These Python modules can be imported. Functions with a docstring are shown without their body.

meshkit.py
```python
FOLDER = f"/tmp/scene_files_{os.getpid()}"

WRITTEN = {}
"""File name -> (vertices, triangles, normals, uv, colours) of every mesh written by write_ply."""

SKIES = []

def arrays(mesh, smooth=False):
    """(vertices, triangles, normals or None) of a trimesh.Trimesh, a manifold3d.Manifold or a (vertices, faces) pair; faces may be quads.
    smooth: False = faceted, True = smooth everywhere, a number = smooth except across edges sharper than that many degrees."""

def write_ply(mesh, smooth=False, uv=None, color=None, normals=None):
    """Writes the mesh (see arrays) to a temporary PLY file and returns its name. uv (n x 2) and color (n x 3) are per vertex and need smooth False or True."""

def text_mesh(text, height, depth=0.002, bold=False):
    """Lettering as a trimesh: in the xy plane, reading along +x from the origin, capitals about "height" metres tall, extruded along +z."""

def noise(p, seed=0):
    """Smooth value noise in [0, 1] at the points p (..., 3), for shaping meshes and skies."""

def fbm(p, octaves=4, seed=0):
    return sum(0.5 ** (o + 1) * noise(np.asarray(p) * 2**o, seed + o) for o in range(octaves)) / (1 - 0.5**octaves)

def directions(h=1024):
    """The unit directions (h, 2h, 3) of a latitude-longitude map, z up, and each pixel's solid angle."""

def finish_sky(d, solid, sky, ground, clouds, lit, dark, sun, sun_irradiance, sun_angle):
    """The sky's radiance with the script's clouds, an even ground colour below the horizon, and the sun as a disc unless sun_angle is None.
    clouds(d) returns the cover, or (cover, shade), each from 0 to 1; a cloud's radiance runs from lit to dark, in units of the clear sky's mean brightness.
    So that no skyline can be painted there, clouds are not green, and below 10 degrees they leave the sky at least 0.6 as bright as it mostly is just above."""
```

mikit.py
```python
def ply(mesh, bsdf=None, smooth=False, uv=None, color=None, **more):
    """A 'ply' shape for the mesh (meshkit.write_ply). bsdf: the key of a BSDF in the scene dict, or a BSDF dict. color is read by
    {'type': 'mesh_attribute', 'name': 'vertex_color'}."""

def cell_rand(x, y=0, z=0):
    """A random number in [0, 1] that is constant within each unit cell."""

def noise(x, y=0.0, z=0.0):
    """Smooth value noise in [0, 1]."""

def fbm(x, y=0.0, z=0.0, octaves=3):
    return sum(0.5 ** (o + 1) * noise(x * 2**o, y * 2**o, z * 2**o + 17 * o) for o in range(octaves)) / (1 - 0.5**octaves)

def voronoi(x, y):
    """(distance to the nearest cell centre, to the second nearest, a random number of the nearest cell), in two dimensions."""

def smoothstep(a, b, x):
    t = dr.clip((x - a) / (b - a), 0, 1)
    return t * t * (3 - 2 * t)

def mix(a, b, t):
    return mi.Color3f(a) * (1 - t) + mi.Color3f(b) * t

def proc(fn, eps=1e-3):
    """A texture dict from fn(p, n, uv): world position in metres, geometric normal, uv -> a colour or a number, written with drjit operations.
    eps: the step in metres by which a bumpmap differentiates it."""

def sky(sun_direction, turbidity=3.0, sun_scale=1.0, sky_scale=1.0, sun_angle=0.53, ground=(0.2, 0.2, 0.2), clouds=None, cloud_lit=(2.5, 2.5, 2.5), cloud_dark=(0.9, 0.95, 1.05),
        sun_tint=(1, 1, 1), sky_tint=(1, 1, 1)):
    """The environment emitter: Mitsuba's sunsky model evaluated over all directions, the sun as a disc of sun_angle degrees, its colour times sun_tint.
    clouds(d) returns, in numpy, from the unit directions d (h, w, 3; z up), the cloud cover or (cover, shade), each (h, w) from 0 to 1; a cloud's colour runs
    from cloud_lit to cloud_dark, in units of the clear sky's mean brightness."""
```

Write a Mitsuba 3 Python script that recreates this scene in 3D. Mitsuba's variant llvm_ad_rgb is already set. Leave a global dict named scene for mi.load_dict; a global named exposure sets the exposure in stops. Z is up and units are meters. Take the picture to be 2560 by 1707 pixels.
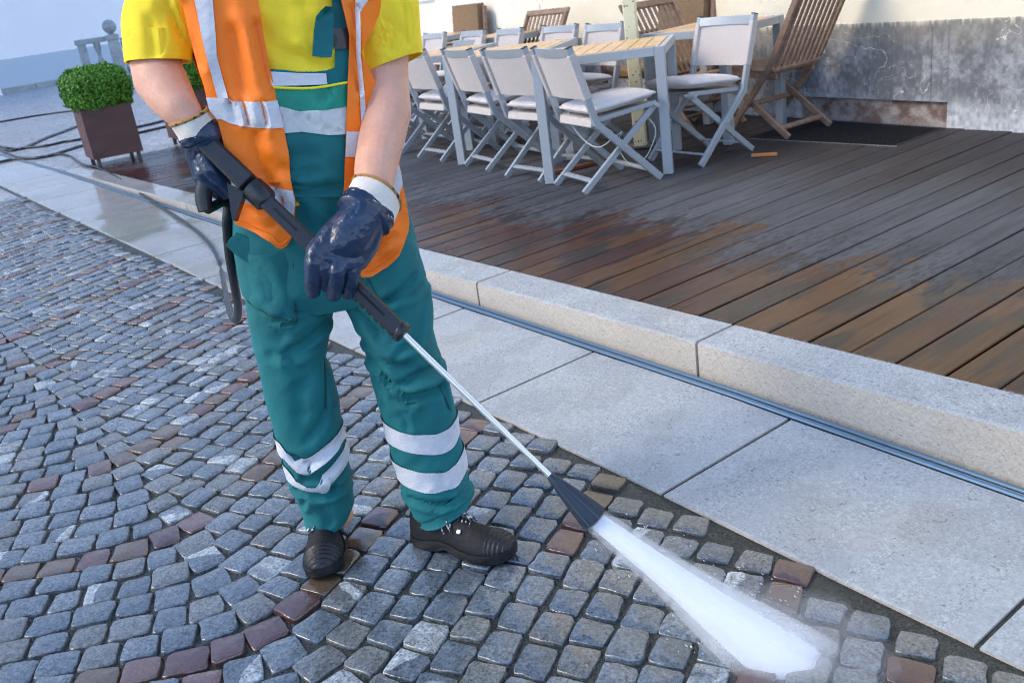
import math, random
import numpy as np
import drjit as dr
import mitsuba as mi
import trimesh
import manifold3d as m3
import shapely.geometry as sg
from scipy.spatial import Delaunay, cKDTree
import mikit, meshkit
from mikit import proc, noise, fbm, voronoi, cell_rand, smoothstep, mix

T = mi.ScalarTransform4f
scene, labels = {}, {}
R0 = random.Random(7)
RN = np.random.RandomState(11)

# ------------------------------------------------------------------ camera, sky, exposure
eye = np.array([0.0, 0.0, 1.19])
fwd = np.array([-0.762601, 0.539638, -0.356695])
cup = np.array([-0.206667, 0.319264, 0.924856])
scene['camera'] = {'type': 'thinlens', 'fov': 57.362, 'fov_axis': 'x', 'near_clip': 0.05, 'far_clip': 400.0, 'aperture_radius': 0.0022, 'focus_distance': 2.3,
                   'to_world': T().look_at(origin=eye.tolist(), target=(eye + fwd).tolist(), up=cup.tolist())}
exposure = 3.3


def sky_clouds(d):
    c = meshkit.fbm(d * np.array([2.2, 2.2, 4.0]) + 3.1, 4, 5)
    haze = np.clip(0.80 - 1.5 * d[..., 2], 0, 0.8)
    return np.clip(np.maximum(haze, (c - 0.47) * 3.0), 0, 0.85), np.clip((c - 0.55) * 1.5, 0, 0.4)


scene['sky'] = mikit.sky([-0.30, -0.66, 0.62], turbidity=3, sun_scale=0.19, sun_angle=26.0, sky_scale=1.0, sky_tint=(0.88, 0.99, 1.12), clouds=sky_clouds, cloud_lit=(1.85, 2.05, 2.3), cloud_dark=(1.0, 1.05, 1.15), ground=(0.16, 0.17, 0.19))


# ------------------------------------------------------------------ helpers
def V(*a):
    return np.array(a if len(a) > 1 else a[0], float)


def nrm(v):
    v = np.asarray(v, float)
    return v / max(np.linalg.norm(v), 1e-12)


class MB:
    """collects pieces of ONE part"""

    def __init__(s):
        s.v, s.f, s.n = [], [], 0

    def add(s, v, f):
        v = np.asarray(v, float)
        s.v.append(v)
        s.f.append(np.asarray(f, int) + s.n)
        s.n += len(v)
        return s

    def mesh(s, m):
        return s.add(m.vertices, m.faces)

    def arrays(s):
        return np.vstack(s.v), np.vstack(s.f)

    def tm(s):
        return trimesh.Trimesh(*s.arrays(), process=False)


def key_for(name):
    if name not in scene and name not in labels:
        return name
    k = 1
    while '%s_%03d' % (name, k) in scene or '%s_%03d' % (name, k) in labels:
        k += 1
    return '%s_%03d' % (name, k)


def thing(name, label, cat, group=None, kind=None):
    k = key_for(name)
    labels[k] = {'label': label, 'category': cat}
    if group:
        labels[k]['group'] = group
    if kind:
        labels[k] = {'label': label, 'kind': kind}
    return k


def put(name, mesh, bsdf, parent=None, smooth=False, M=None, uv=None, color=None, label=None, kind=None):
    k = (parent + '__' if parent else '') + name
    if k in scene:
        k = key_for(k)
    if isinstance(mesh, MB):
        mesh = mesh.tm()
    d = mesh if isinstance(mesh, dict) else mikit.ply(mesh, bsdf, smooth=smooth, uv=uv, color=color)
    d = dict(d)
    if M is not None:
        d['to_world'] = M
    scene[k] = d
    if label or kind:
        labels[k] = {}
        if label:
            labels[k]['label'] = label
        if kind:
            labels[k]['kind'] = kind
    return k


BF = np.array([[0, 1, 3, 2], [4, 6, 7, 5], [0, 4, 5, 1], [2, 3, 7, 6], [0, 2, 6, 4], [1, 5, 7, 3]])


def tri(q):
    q = np.asarray(q)
    return np.vstack([q[:, [0, 1, 2]], q[:, [0, 2, 3]]])


def cbox(sx, sy, sz, c=0.0):
    """box about the origin with chamfered edges"""
    if c <= 0:
        v = np.array([[x, y, z] for x in (-1, 1) for y in (-1, 1) for z in (-1, 1)], float) * [sx / 2, sy / 2, sz / 2]
        return v, tri(BF)
    h = np.array([sx, sy, sz]) / 2
    p = []
    for x in (-1, 1):
        for y in (-1, 1):
            for z in (-1, 1):
                s = np.array([x, y, z])
                for a in range(3):
                    q = s * (h - c)
                    q[a] = s[a] * h[a]
                    p.append(q)
    p = np.array(p)
    hull = trimesh.convex.convex_hull(p)
    return np.array(hull.vertices), np.array(hull.faces)


def frame(d, up=(0, 0, 1)):
    z = nrm(d)
    x = np.cross(up, z)
    if np.linalg.norm(x) < 1e-6:
        x = np.cross((1, 0, 0), z)
    x = nrm(x)
    return np.stack([x, np.cross(z, x), z], 1)


def bar(mb, p0, p1, w, h, up=(0, 0, 1), c=0.0):
    """square bar from p0 to p1: w across (perpendicular to up), h along up"""
    p0, p1 = V(p0), V(p1)
    v, f = cbox(w, h, np.linalg.norm(p1 - p0), c)
    return mb.add(v @ frame(p1 - p0, up).T + (p0 + p1) / 2, f)


def block(mb, lo, hi, c=0.0):
    lo, hi = V(lo), V(hi)
    v, f = cbox(*(hi - lo), c)
    return mb.add(v + (lo + hi) / 2, f)


def smooth_path(pts, n):
    """Catmull-Rom through the points (any dimension)"""
    p = np.asarray(pts, float)
    p = np.vstack([2 * p[0] - p[1], p, 2 * p[-1] - p[-2]])
    seg = len(p) - 3
    t = np.linspace(0, seg, n)
    i = np.minimum(t.astype(int), seg - 1)
    u = (t - i)[:, None]
    a, b, c, d = p[i], p[i + 1], p[i + 2], p[i + 3]
    return 0.5 * (2 * b + (c - a) * u + (2 * a - 5 * b + 4 * c - d) * u * u + (3 * b - a - 3 * c + d) * u ** 3)


def stitch(rings, closed=True, caps=True):
    """rings (n, m, 3) -> (v, f)"""
    rings = np.asarray(rings, float)
    n, m = rings.shape[:2]
    v = rings.reshape(-1, 3)
    i, j = np.meshgrid(np.arange(n - 1), np.arange(m if closed else m - 1), indexing='ij')
    a, b = i * m + j, i * m + (j + 1) % m
    f = tri(np.stack([a, b, b + m, a + m], -1).reshape(-1, 4))
    if caps and closed:
        v = np.vstack([v, rings[0].mean(0), rings[-1].mean(0)])
        k = np.arange(m)
        f = np.vstack([f, np.stack([(k + 1) % m, k, k * 0 + n * m], 1), np.stack([(n - 1) * m + k, (n - 1) * m + (k + 1) % m, k * 0 + n * m + 1], 1)])
    return v, f


def tube(mb, pts, rad, sides=8, n=None, caps=True):
    p = smooth_path(pts, n) if n else np.asarray(pts, float)
    r = np.broadcast_to(np.asarray(rad, float), (len(np.atleast_1d(rad)),)) if np.ndim(rad) else np.full(len(p), rad)
    if len(r) != len(p):
        r = np.interp(np.linspace(0, 1, len(p)), np.linspace(0, 1, len(r)), r)
    t = np.gradient(p, axis=0)
    t /= np.linalg.norm(t, axis=1, keepdims=True) + 1e-12
    x = np.cross(t[0], [0, 0, 1] if abs(t[0][2]) < 0.9 else [1, 0, 0])
    rings, ang = [], np.arange(sides) * 2 * np.pi / sides
    for k in range(len(p)):
        x = nrm(x - t[k] * (x @ t[k]))
        y = np.cross(t[k], x)
        rings.append(p[k] + r[k] * (np.cos(ang)[:, None] * x + np.sin(ang)[:, None] * y))
    v, f = stitch(rings, True, caps)
    return mb.add(v, f)


def rot(deg, x=0, y=0, z=0):
    return T().translate([x, y, z]).rotate([0, 0, 1], deg)


# ------------------------------------------------------------------ materials
def M_(key, **k):
    scene[key] = k
    return key


def rgb(*c):
    return {'type': 'rgb', 'value': list(c)}


def prin(key, col, rough=0.5, bump=None, bscale=1.0, beps=1e-3, two=True, **k):
    b = {'type': 'principled', 'base_color': col if isinstance(col, dict) else rgb(*col), 'roughness': rough, **k}
    if bump is not None:
        b = {'type': 'bumpmap', 'tex': proc(bump, eps=beps), 'scale': bscale, 'bsdf': b}
    scene[key] = {'type': 'twosided', 'bsdf': b} if two else b
    return key


def f_cobble(p, n, uv):
    i = dr.floor(uv.x / 4)
    lx, ly = uv.x - 4 * i - 1, uv.y
    var = dr.floor(i / 4)
    kind = i - 4 * var
    r1, r2 = cell_rand(var, 1), cell_rand(var, 2)
    s = noise(p.x * 300, p.y * 300, p.z * 300)
    s2 = noise(p.x * 140, p.y * 140, p.z * 140)
    big = fbm(p.x * 22, p.y * 22, p.z * 22)
    grey = mix((0.085, 0.11, 0.135), (0.225, 0.25, 0.275), 0.15 + 0.65 * r1 + 0.5 * (big - 0.5))
    grey = mix(grey, mi.Color3f(0.20, 0.185, 0.155), dr.select(r2 > 0.78, 0.6, 0.0))
    red = mix((0.10, 0.040, 0.036), (0.20, 0.105, 0.085), r1)
    red = mix(red, mi.Color3f(0.155, 0.10, 0.055), dr.select(r2 > 0.7, 0.8, 0.0))
    c = dr.select(kind == 1, red, grey)
    a = r1 * 6.28
    edge = lx * dr.cos(a) + ly * dr.sin(a) + 0.30 * (noise(p.x * 34, p.y * 34) - 0.5) + 0.10 * (noise(p.x * 120, p.y * 120) - 0.5) - 0.15
    patch = smoothstep(0.0, 0.06, edge)
    band = patch * dr.select(r2 > 0.72, 1 - smoothstep(0.5, 0.56, edge), 1.0)
    white = mix((0.36, 0.38, 0.38), (0.60, 0.61, 0.60), big)
    c = dr.select(kind == 2, mix(c, white, band), c)
    c = dr.select(kind == 3, mix(grey, white, 0.75 * smoothstep(0.3, 0.55, big)), c)
    grain = dr.select(kind == 1, 0.45, 1.0)
    c = c * (1 + grain * (1.2 * (s - 0.5) + 0.8 * (s2 - 0.5)))
    return dr.maximum(c * mi.Color3f(0.56, 0.62, 0.68), 0.006)


def f_cobble_bump(p, n, uv):
    return 0.55 * fbm(p.x * 75, p.y * 75, p.z * 75) + 0.18 * noise(p.x * 260, p.y * 260, p.z * 260)


def f_cobble_rough(p, n, uv):
    return 0.13 + 0.22 * smoothstep(0.3, 0.7, fbm(p.x * 14, p.y * 14, p.z * 14))


def f_grout(p, n, uv):
    s = noise(p.x * 330, p.y * 330)
    b = fbm(p.x * 9, p.y * 9)
    return mix((0.010, 0.014, 0.013), (0.060, 0.068, 0.062), 0.65 * s * s + 0.45 * b * b)


def f_granite(p, n, uv):
    s = noise(p.x * 260, p.y * 260, p.z * 260)
    s2 = noise(p.x * 120 + 9, p.y * 120, p.z * 120)
    dark = smoothstep(0.80, 0.9, noise(p.x * 150 + 40, p.y * 150, p.z * 150))
    big = fbm(p.x * 3.1, p.y * 3.1, p.z * 3.1)
    c = mix((0.31, 0.34, 0.36), (0.38, 0.405, 0.42), big)
    c = mix(c, mi.Color3f(0.36, 0.35, 0.31), 0.5 * smoothstep(0.62, 0.78, fbm(p.x * 1.7 + 31, p.y * 1.7, p.z * 1.7)))
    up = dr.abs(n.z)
    c = mix(mi.Color3f(0.45, 0.415, 0.365) * (0.85 + 0.3 * big), c, smoothstep(0.3, 0.6, up))  # warm light on the upright kerb faces, painted as a paler beige
    c = c * (1 + 0.36 * (s - 0.5) + 0.22 * (s2 - 0.5)) + 0.10 * smoothstep(0.86, 0.95, s)
    c = c * (1 - 0.35 * dark)
    wet = smoothstep(-2.6, -5.2, p.x) * up
    return c * (1 - 0.30 * wet) * (1 - 0.10 * smoothstep(0.45, 0.6, fbm(p.x * 7, p.y * 7)) * up)


def f_granite_rough(p, n, uv):
    wet = smoothstep(-2.2, -4.6, p.x) * smoothstep(0.25, 0.5, fbm(p.x * 1.3, p.y * 1.3) + 0.25 * smoothstep(-5, -9, p.x))
    return 0.62 - 0.53 * wet


def f_granite_bump(p, n, uv):
    dry = smoothstep(-5.5, -2.6, p.x) + 0.06
    return dry * (0.25 * noise(p.x * 230, p.y * 230, p.z * 230) + 0.25 * noise(p.x * 90, p.y * 90, p.z * 90))


def deck_wet(p):
    d = p.y - 2.35
    w = 0.70 + 0.55 * (fbm(p.x * 0.9 + 4, p.y * 0.4) - 0.5) * 2 + 0.22 * smoothstep(-3.0, -1.2, p.x) - 0.25 * smoothstep(-3.2, -5, p.x)
    br = 0.55 * (fbm(p.x * 38, p.y * 13, 0.0) - 0.5) + 0.5 * (fbm(p.x * 6, p.y * 3) - 0.5)
    return smoothstep(-0.10, 0.14, w - d + br)


def f_deck(p, n, uv):
    b = dr.floor((p.x + 1.2436) / 0.1512)
    r1, r2, r3 = cell_rand(b, 3), cell_rand(b, 7), cell_rand(b, 12)
    g = noise(p.x * 190, p.y * 7, r1 * 40) - 0.5
    g2 = noise(p.x * 60, p.y * 3, r1 * 90) - 0.5
    blot = fbm(p.x * 7, p.y * 2.5, r1 * 10)
    wood = mix((0.030, 0.0060, 0.0050), (0.060, 0.0220, 0.0055), smoothstep(0.35, 0.7, 0.7 * r1 + 0.6 * (blot - 0.5) + 0.2))
    wood = mix(wood, mi.Color3f(0.012, 0.008, 0.009), smoothstep(0.52, 0.66, fbm(p.x * 11 + 7, p.y * 3, r2 * 9)))
    dry = mix((0.034, 0.036, 0.042), (0.085, 0.091, 0.105), 0.4 * r2 + 0.6 * fbm(p.x * 9, p.y * 2.2, r3 * 7))  # dry grey, with sky reflected in spray droplets painted into the pale tone
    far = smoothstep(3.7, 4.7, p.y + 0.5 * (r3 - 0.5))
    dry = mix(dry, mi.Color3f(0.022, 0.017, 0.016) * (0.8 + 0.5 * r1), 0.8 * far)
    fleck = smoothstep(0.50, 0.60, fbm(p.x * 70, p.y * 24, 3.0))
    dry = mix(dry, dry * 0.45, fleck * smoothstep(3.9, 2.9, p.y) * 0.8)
    w = deck_wet(p)
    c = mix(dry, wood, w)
    return dr.maximum(c * (1 + 0.5 * g + 0.35 * g2), 0.004)


def f_deck_rough(p, n, uv):
    w = deck_wet(p)
    puddle = smoothstep(-6.5, -9, p.x)
    return 0.60 - 0.33 * w - 0.30 * puddle * (1 - w)


def f_plaster(p, n, uv):
    b = fbm(p.x * 2.0, p.y * 2.0, p.z * 2.0)
    sp = smoothstep(0.80, 0.86, noise(p.x * 30, p.y * 30, p.z * 30)) * smoothstep(0.5, 0.7, b)
    c = mix((0.80, 0.715, 0.535), (0.86, 0.80, 0.66), b)
    c = mix(c, mi.Color3f(0.88, 0.85, 0.78), smoothstep(-6.5, -9.5, p.x) * 0.8)
    return c * (1 - 0.35 * sp)


def f_plaster_bump(p, n, uv):
    return fbm(p.x * 28, p.y * 28, p.z * 28)


def f_marble(p, n, uv):
    x, z = p.x * 0.99 - p.y * 0.13, p.z
    w1 = fbm(x * 5, z * 5, 1.0) - 0.5
    w2 = fbm(x * 16, z * 16, 4.0) - 0.5
    v1 = dr.abs(x * 3.2 + z * 1.5 + 3.4 * w1 + 0.5 * w2 - dr.floor(x * 3.2 + z * 1.5 + 3.4 * w1 + 0.5 * w2) - 0.5)
    v2 = dr.abs(x * 2.3 - z * 2.8 + 3.0 * w1 + 0.7 * w2 + 0.3 - dr.floor(x * 2.3 - z * 2.8 + 3.0 * w1 + 0.7 * w2 + 0.3) - 0.5)
    vein = (1 - smoothstep(0.0, 0.028, v1)) * smoothstep(0.45, 0.62, fbm(x * 4 + 8, z * 4)) + (1 - smoothstep(0.0, 0.02, v2)) * smoothstep(0.5, 0.62, fbm(x * 5 + 2, z * 3 + 5))
    b = fbm(x * 4.5 + 3, z * 4.5)
    fine = fbm(x * 42, z * 36)
    c = mix((0.14, 0.145, 0.155), (0.32, 0.33, 0.35), smoothstep(0.25, 0.8, b * 0.75 + 0.45 * (fine - 0.35)))
    c = mix(c, mi.Color3f(0.26, 0.235, 0.195), 0.7 * smoothstep(0.40, 0.62, z + 0.16 * w1))
    c = mix(c, mi.Color3f(0.50, 0.52, 0.55) * (0.75 + 0.5 * fine), 0.75 * smoothstep(0.24, 0.02, z + 0.14 * w1))
    drip = smoothstep(0.60, 0.66, z + 0.05 * (noise(x * 60, 1.0) - 0.5) + 0.02 * w2)
    c = mix(c, mi.Color3f(0.60, 0.585, 0.55), dr.clip(vein, 0, 1) * 0.85)
    c = mix(c, mi.Color3f(0.72, 0.66, 0.50), 0.8 * drip)
    streak = smoothstep(0.62, 0.8, noise(x * 55, z * 6.0, 5.0))
    return dr.maximum(c * (0.86 + 0.3 * fine) * (1 + 0.14 * streak), 0.02)


def f_basestone(p, n, uv):
    b = fbm(p.x * 14, p.y * 14, p.z * 14)
    s = noise(p.x * 120, p.y * 120, p.z * 120)
    c = mix((0.15, 0.095, 0.08), (0.34, 0.30, 0.28), smoothstep(0.3, 0.7, b))
    return c * (0.75 + 0.5 * s)


def f_white(p, n, uv):
    return mix((0.83, 0.80, 0.80), (0.90, 0.87, 0.86), fbm(p.y * 0.6, p.z * 0.6, p.x * 0.6))


def f_stone(p, n, uv):
    b = fbm(p.x * 3, p.y * 3, p.z * 3)
    return mix((0.20, 0.22, 0.22), (0.42, 0.44, 0.44), b) * (0.85 + 0.3 * noise(p.x * 18, p.y * 18, p.z * 18))


def f_paving(p, n, uv):
    c1, c2, r = voronoi(p.x * 8, p.y * 8)
    joint = smoothstep(0.02, 0.16, c2 - c1)
    b = fbm(p.x * 0.35, p.y * 0.35)
    c = mix((0.17, 0.19, 0.215), (0.35, 0.37, 0.39), 0.55 * r + 0.5 * b)
    return c * (0.55 + 0.45 * joint)


def f_paving_rough(p, n, uv):
    return 0.22 + 0.30 * fbm(p.x * 0.7, p.y * 0.7)


def f_teak(p, n, uv):
    g = fbm(p.x * 30, p.y * 30, p.z * 30)
    return mix((0.15, 0.085, 0.055), (0.33, 0.225, 0.165), g)


def f_teaktop(p, n, uv):
    g = fbm(p.x * 16, p.y * 16, p.z * 5)
    return mix((0.40, 0.235, 0.105), (0.60, 0.41, 0.215), g)


def f_corten(p, n, uv):
    b = fbm(p.x * 5, p.y * 5, p.z * 9)
    c = mix((0.050, 0.024, 0.028), (0.115, 0.052, 0.045), b)
    st = smoothstep(0.035, 0.0, dr.abs(p.z - 0.62 - 0.05 * (noise(p.x * 5, p.y * 5) - 0.5) - 0.10 * (p.y - 2.5))) * smoothstep(0.35, 0.6, noise(p.x * 4, p.y * 4, 3.0))
    return mix(c, mi.Color3f(0.30, 0.115, 0.03), 0.9 * st)


prin('m_cobble', proc(f_cobble), proc(f_cobble_rough), f_cobble_bump, 0.0022, specular=0.95, clearcoat=0.7, clearcoat_gloss=0.93)
prin('m_grout', proc(f_grout), 0.28, lambda p, n, uv: noise(p.x * 300, p.y * 300) + fbm(p.x * 40, p.y * 40), 0.0025, specular=0.5)
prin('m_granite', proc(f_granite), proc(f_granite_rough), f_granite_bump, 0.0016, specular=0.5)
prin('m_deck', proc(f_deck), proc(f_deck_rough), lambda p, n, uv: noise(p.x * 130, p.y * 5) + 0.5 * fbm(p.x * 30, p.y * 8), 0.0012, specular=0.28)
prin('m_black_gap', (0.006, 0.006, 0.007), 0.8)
prin('m_plaster', proc(f_plaster), 0.85, f_plaster_bump, 0.004)
prin('m_marble', proc(f_marble), 0.55, lambda p, n, uv: fbm(p.x * 60, p.y * 60, p.z * 60), 0.002)
prin('m_basestone', proc(f_basestone), 0.75)
prin('m_white', proc(f_white), 0.85)
prin('m_plinth', (0.46, 0.53, 0.60), 0.8)
prin('m_stone', proc(f_stone), 0.75)
prin('m_paving', proc(f_paving), proc(f_paving_rough), lambda p, n, uv: smoothstep(0.02, 0.2, voronoi(p.x * 8, p.y * 8)[1] - voronoi(p.x * 8, p.y * 8)[0]), 0.003, specular=0.5)
prin('m_rail', (0.17, 0.25, 0.33), 0.3, metallic=0.7)
prin('m_iron', (0.025, 0.026, 0.03), 0.5, metallic=0.3)
prin('m_steel', (0.45, 0.47, 0.49), 0.35, metallic=0.9)

# ================================================================== ground
GX, GZ = [-60, -10.5, -8, -6.1, -3.6, -1.8, -0.9, 0, 4], [0, 0, -0.0345, -0.056, -0.095, -0.121, -0.150, -0.165, -0.20]


def gz(x):
    return np.interp(x, GX, GZ)


def sheet(xs, ys, dz=0.0, zf=None):
    X, Y = np.meshgrid(xs, ys, indexing='ij')
    Z = (zf(X, Y) if zf else gz(X)) + dz
    n, m = X.shape
    i, j = np.meshgrid(np.arange(n - 1), np.arange(m - 1), indexing='ij')
    a = i * m + j
    return np.stack([X, Y, Z], -1).reshape(-1, 3), tri(np.stack([a, a + m, a + m + 1, a + 1], -1).reshape(-1, 4))


g = MB()
g.add(*sheet([-300, -60, -36, -20, -10.5, -8, -6.1, -3.6, -1.8, -0.9, 0, 4, 60, 300], [-300, -40, -6, -2, 0, 1.5, 2.2, 3, 6, 40, 300], -0.0105))
labels['ground'] = {'label': 'wet dark joints and bedding under the paving', 'kind': 'structure'}
put('ground', g, 'm_grout')

# cobbles: rows of small setts laid in arcs whose crown runs along y = 0.48
labels['cobbled_street'] = {'label': 'wet street of grey, rust red and white streaked setts laid in arcs', 'kind': 'structure'}
ROW, APEX, HALF = 0.1005, 0.48, 1.06


def arc_x(x0, y):
    d = (y - APEX + HALF) % (2 * HALF) - HALF
    d = np.sqrt(d * d + 0.022) - 0.148
    return x0 - (0.67 * d - 0.14 * d * d)


stones = []
rr = random.Random(5)
for k in range(-100, 24):
    x0 = -1.255 + k * ROW
    y = -2.2 + rr.random() * 0.1
    red_row = (k % 6 == 0) or (k % 6 == 5 and rr.random() < 0.12)
    while y < 1.56:
        ln = rr.uniform(0.082, 0.108)
        sl = (arc_x(x0, y + 0.02) - arc_x(x0, y - 0.02)) / 0.04
        dy = ln / math.sqrt(1 + sl * sl)
        yc = y + dy / 2
        y += dy
        xc = float(arc_x(x0, yc)) + rr.uniform(-0.003, 0.003)
        if yc > 1.50 or xc < -9.3 or xc > 0.9:
            continue
        if yc < -0.10 - 0.42 * (-xc) * 0.55 and xc > -3 or yc < -1.1:
            continue
        dist = math.hypot(xc, yc)
        stones.append((dist, xc, yc, ln, sl, red_row, rr.random()))
stones.sort()
cob_near, far_v, far_f, far_uv, nv = 0, [], [], [], 0


def sett(xc, yc, ln, sl, red, r, near):
    rg = random.Random(int(r * 1e9))
    hx, hy = ROW / 2 / math.sqrt(1 + sl * sl) * 1.03 - rg.uniform(0.0035, 0.0070), ln / 2 - rg.uniform(0.0025, 0.0060)
    if yc > 1.40:
        hy = min(hy, 0.035)
    t = nrm((sl, 1, 0))
    nx = V(t[1], -t[0], 0)
    nn = 14 if near else 8
    if near:
        base = [(-1, -.68), (-1, 0), (-1, .68), (-.88, .97), (-.3, 1), (.3, 1), (.88, .97), (1, .68), (1, 0), (1, -.68), (.88, -.97), (.3, -1), (-.3, -1), (-.88, -.97)]
    else:
        base = [(-1, -.75), (-1, .75), (-.8, 1), (.8, 1), (1, .75), (1, -.75), (.8, -1), (-.8, -1)]
    b = np.array(base)
    b = b * [1 + rg.uniform(-.05, .05), 1 + rg.uniform(-.05, .05)]
    shx, shy = rg.uniform(-.08, .08), rg.uniform(-.07, .07)
    b = np.stack([b[:, 0] * (1 + shx * b[:, 1]), b[:, 1] * (1 + shy * b[:, 0])], 1)
    b += np.array([[rg.uniform(-.055, .055), rg.uniform(-.055, .055)] for _ in b])
    h = rg.uniform(-0.0045, 0.0035)
    tx, ty = rg.uniform(-.035, .035), rg.uniform(-.035, .035)
    dome = rg.uniform(0.0008, 0.004)
    rings, uvs = [], []
    kind = 1 if (red and rg.random() < 0.72) or rg.random() < 0.015 else 0
    if kind == 0 and rg.random() < 0.075:
        kind = 2
    if kind == 0 and rg.random() < 0.035:
        kind = 3
    off = 4 * (4 * rg.randrange(40) + kind)
    for sc, z in ((1.03, -0.03), (1.0, -0.0065), (0.975, -0.0022), (0.92, 0.0), (0.45, dome * 0.8)) if near else ((1.02, -0.03), (1.0, -0.005), (0.93, 0.0)):
        q = b * sc
        P = V(xc, yc, 0) + q[:, :1] * hx * nx + q[:, 1:] * hy * t
        P[:, 2] = z + h + tx * q[:, 0] * 0.05 + ty * q[:, 1] * 0.05
        rings.append(P)
        uvs.append(np.stack([off + 1 + np.clip(q[:, 0], -.95, .95), q[:, 1]], 1))
    P = np.array([[xc, yc, h + (dome if near else 0.003)]])
    n_ = len(rings)
    v = np.vstack(rings + [P])
    uv = np.vstack(uvs + [[[off + 1, 0]]])
    v[:, 2] += gz(v[:, 0])
    i, j = np.meshgrid(np.arange(n_ - 1), np.arange(nn), indexing='ij')
    a, c = i * nn + j, i * nn + (j + 1) % nn
    kk = np.arange(nn)
    f = np.vstack([tri(np.stack([a, c, c + nn, a + nn], -1).reshape(-1, 4)), np.stack([(n_ - 1) * nn + kk, (n_ - 1) * nn + (kk + 1) % nn, kk * 0 + n_ * nn], 1)])
    return v, f[:, ::-1], uv


def in_view(x, y):
    d = V(x, y, gz(x)) - eye
    r = np.cross(fwd, cup)
    z = d @ fwd
    return z > 0.3 and abs(d @ r) < 0.60 * z and abs(d @ cup) < 0.42 * z


for s in stones:
    near = cob_near < 300 and in_view(s[1], s[2])
    v, f, uv = sett(s[1], s[2], s[3], s[4], s[5], s[6], s[0] < 4.2)
    if near:
        cob_near += 1
        put('sett', (v, f), 'm_cobble', 'cobbled_street', smooth=True, uv=uv)
    else:
        far_v.append(v)
        far_f.append(f + nv)
        far_uv.append(uv)
        nv += len(v)
put('small_setts', (np.vstack(far_v), np.vstack(far_f)), 'm_cobble', 'cobbled_street', smooth=True, uv=np.vstack(far_uv), kind='stuff')

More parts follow.
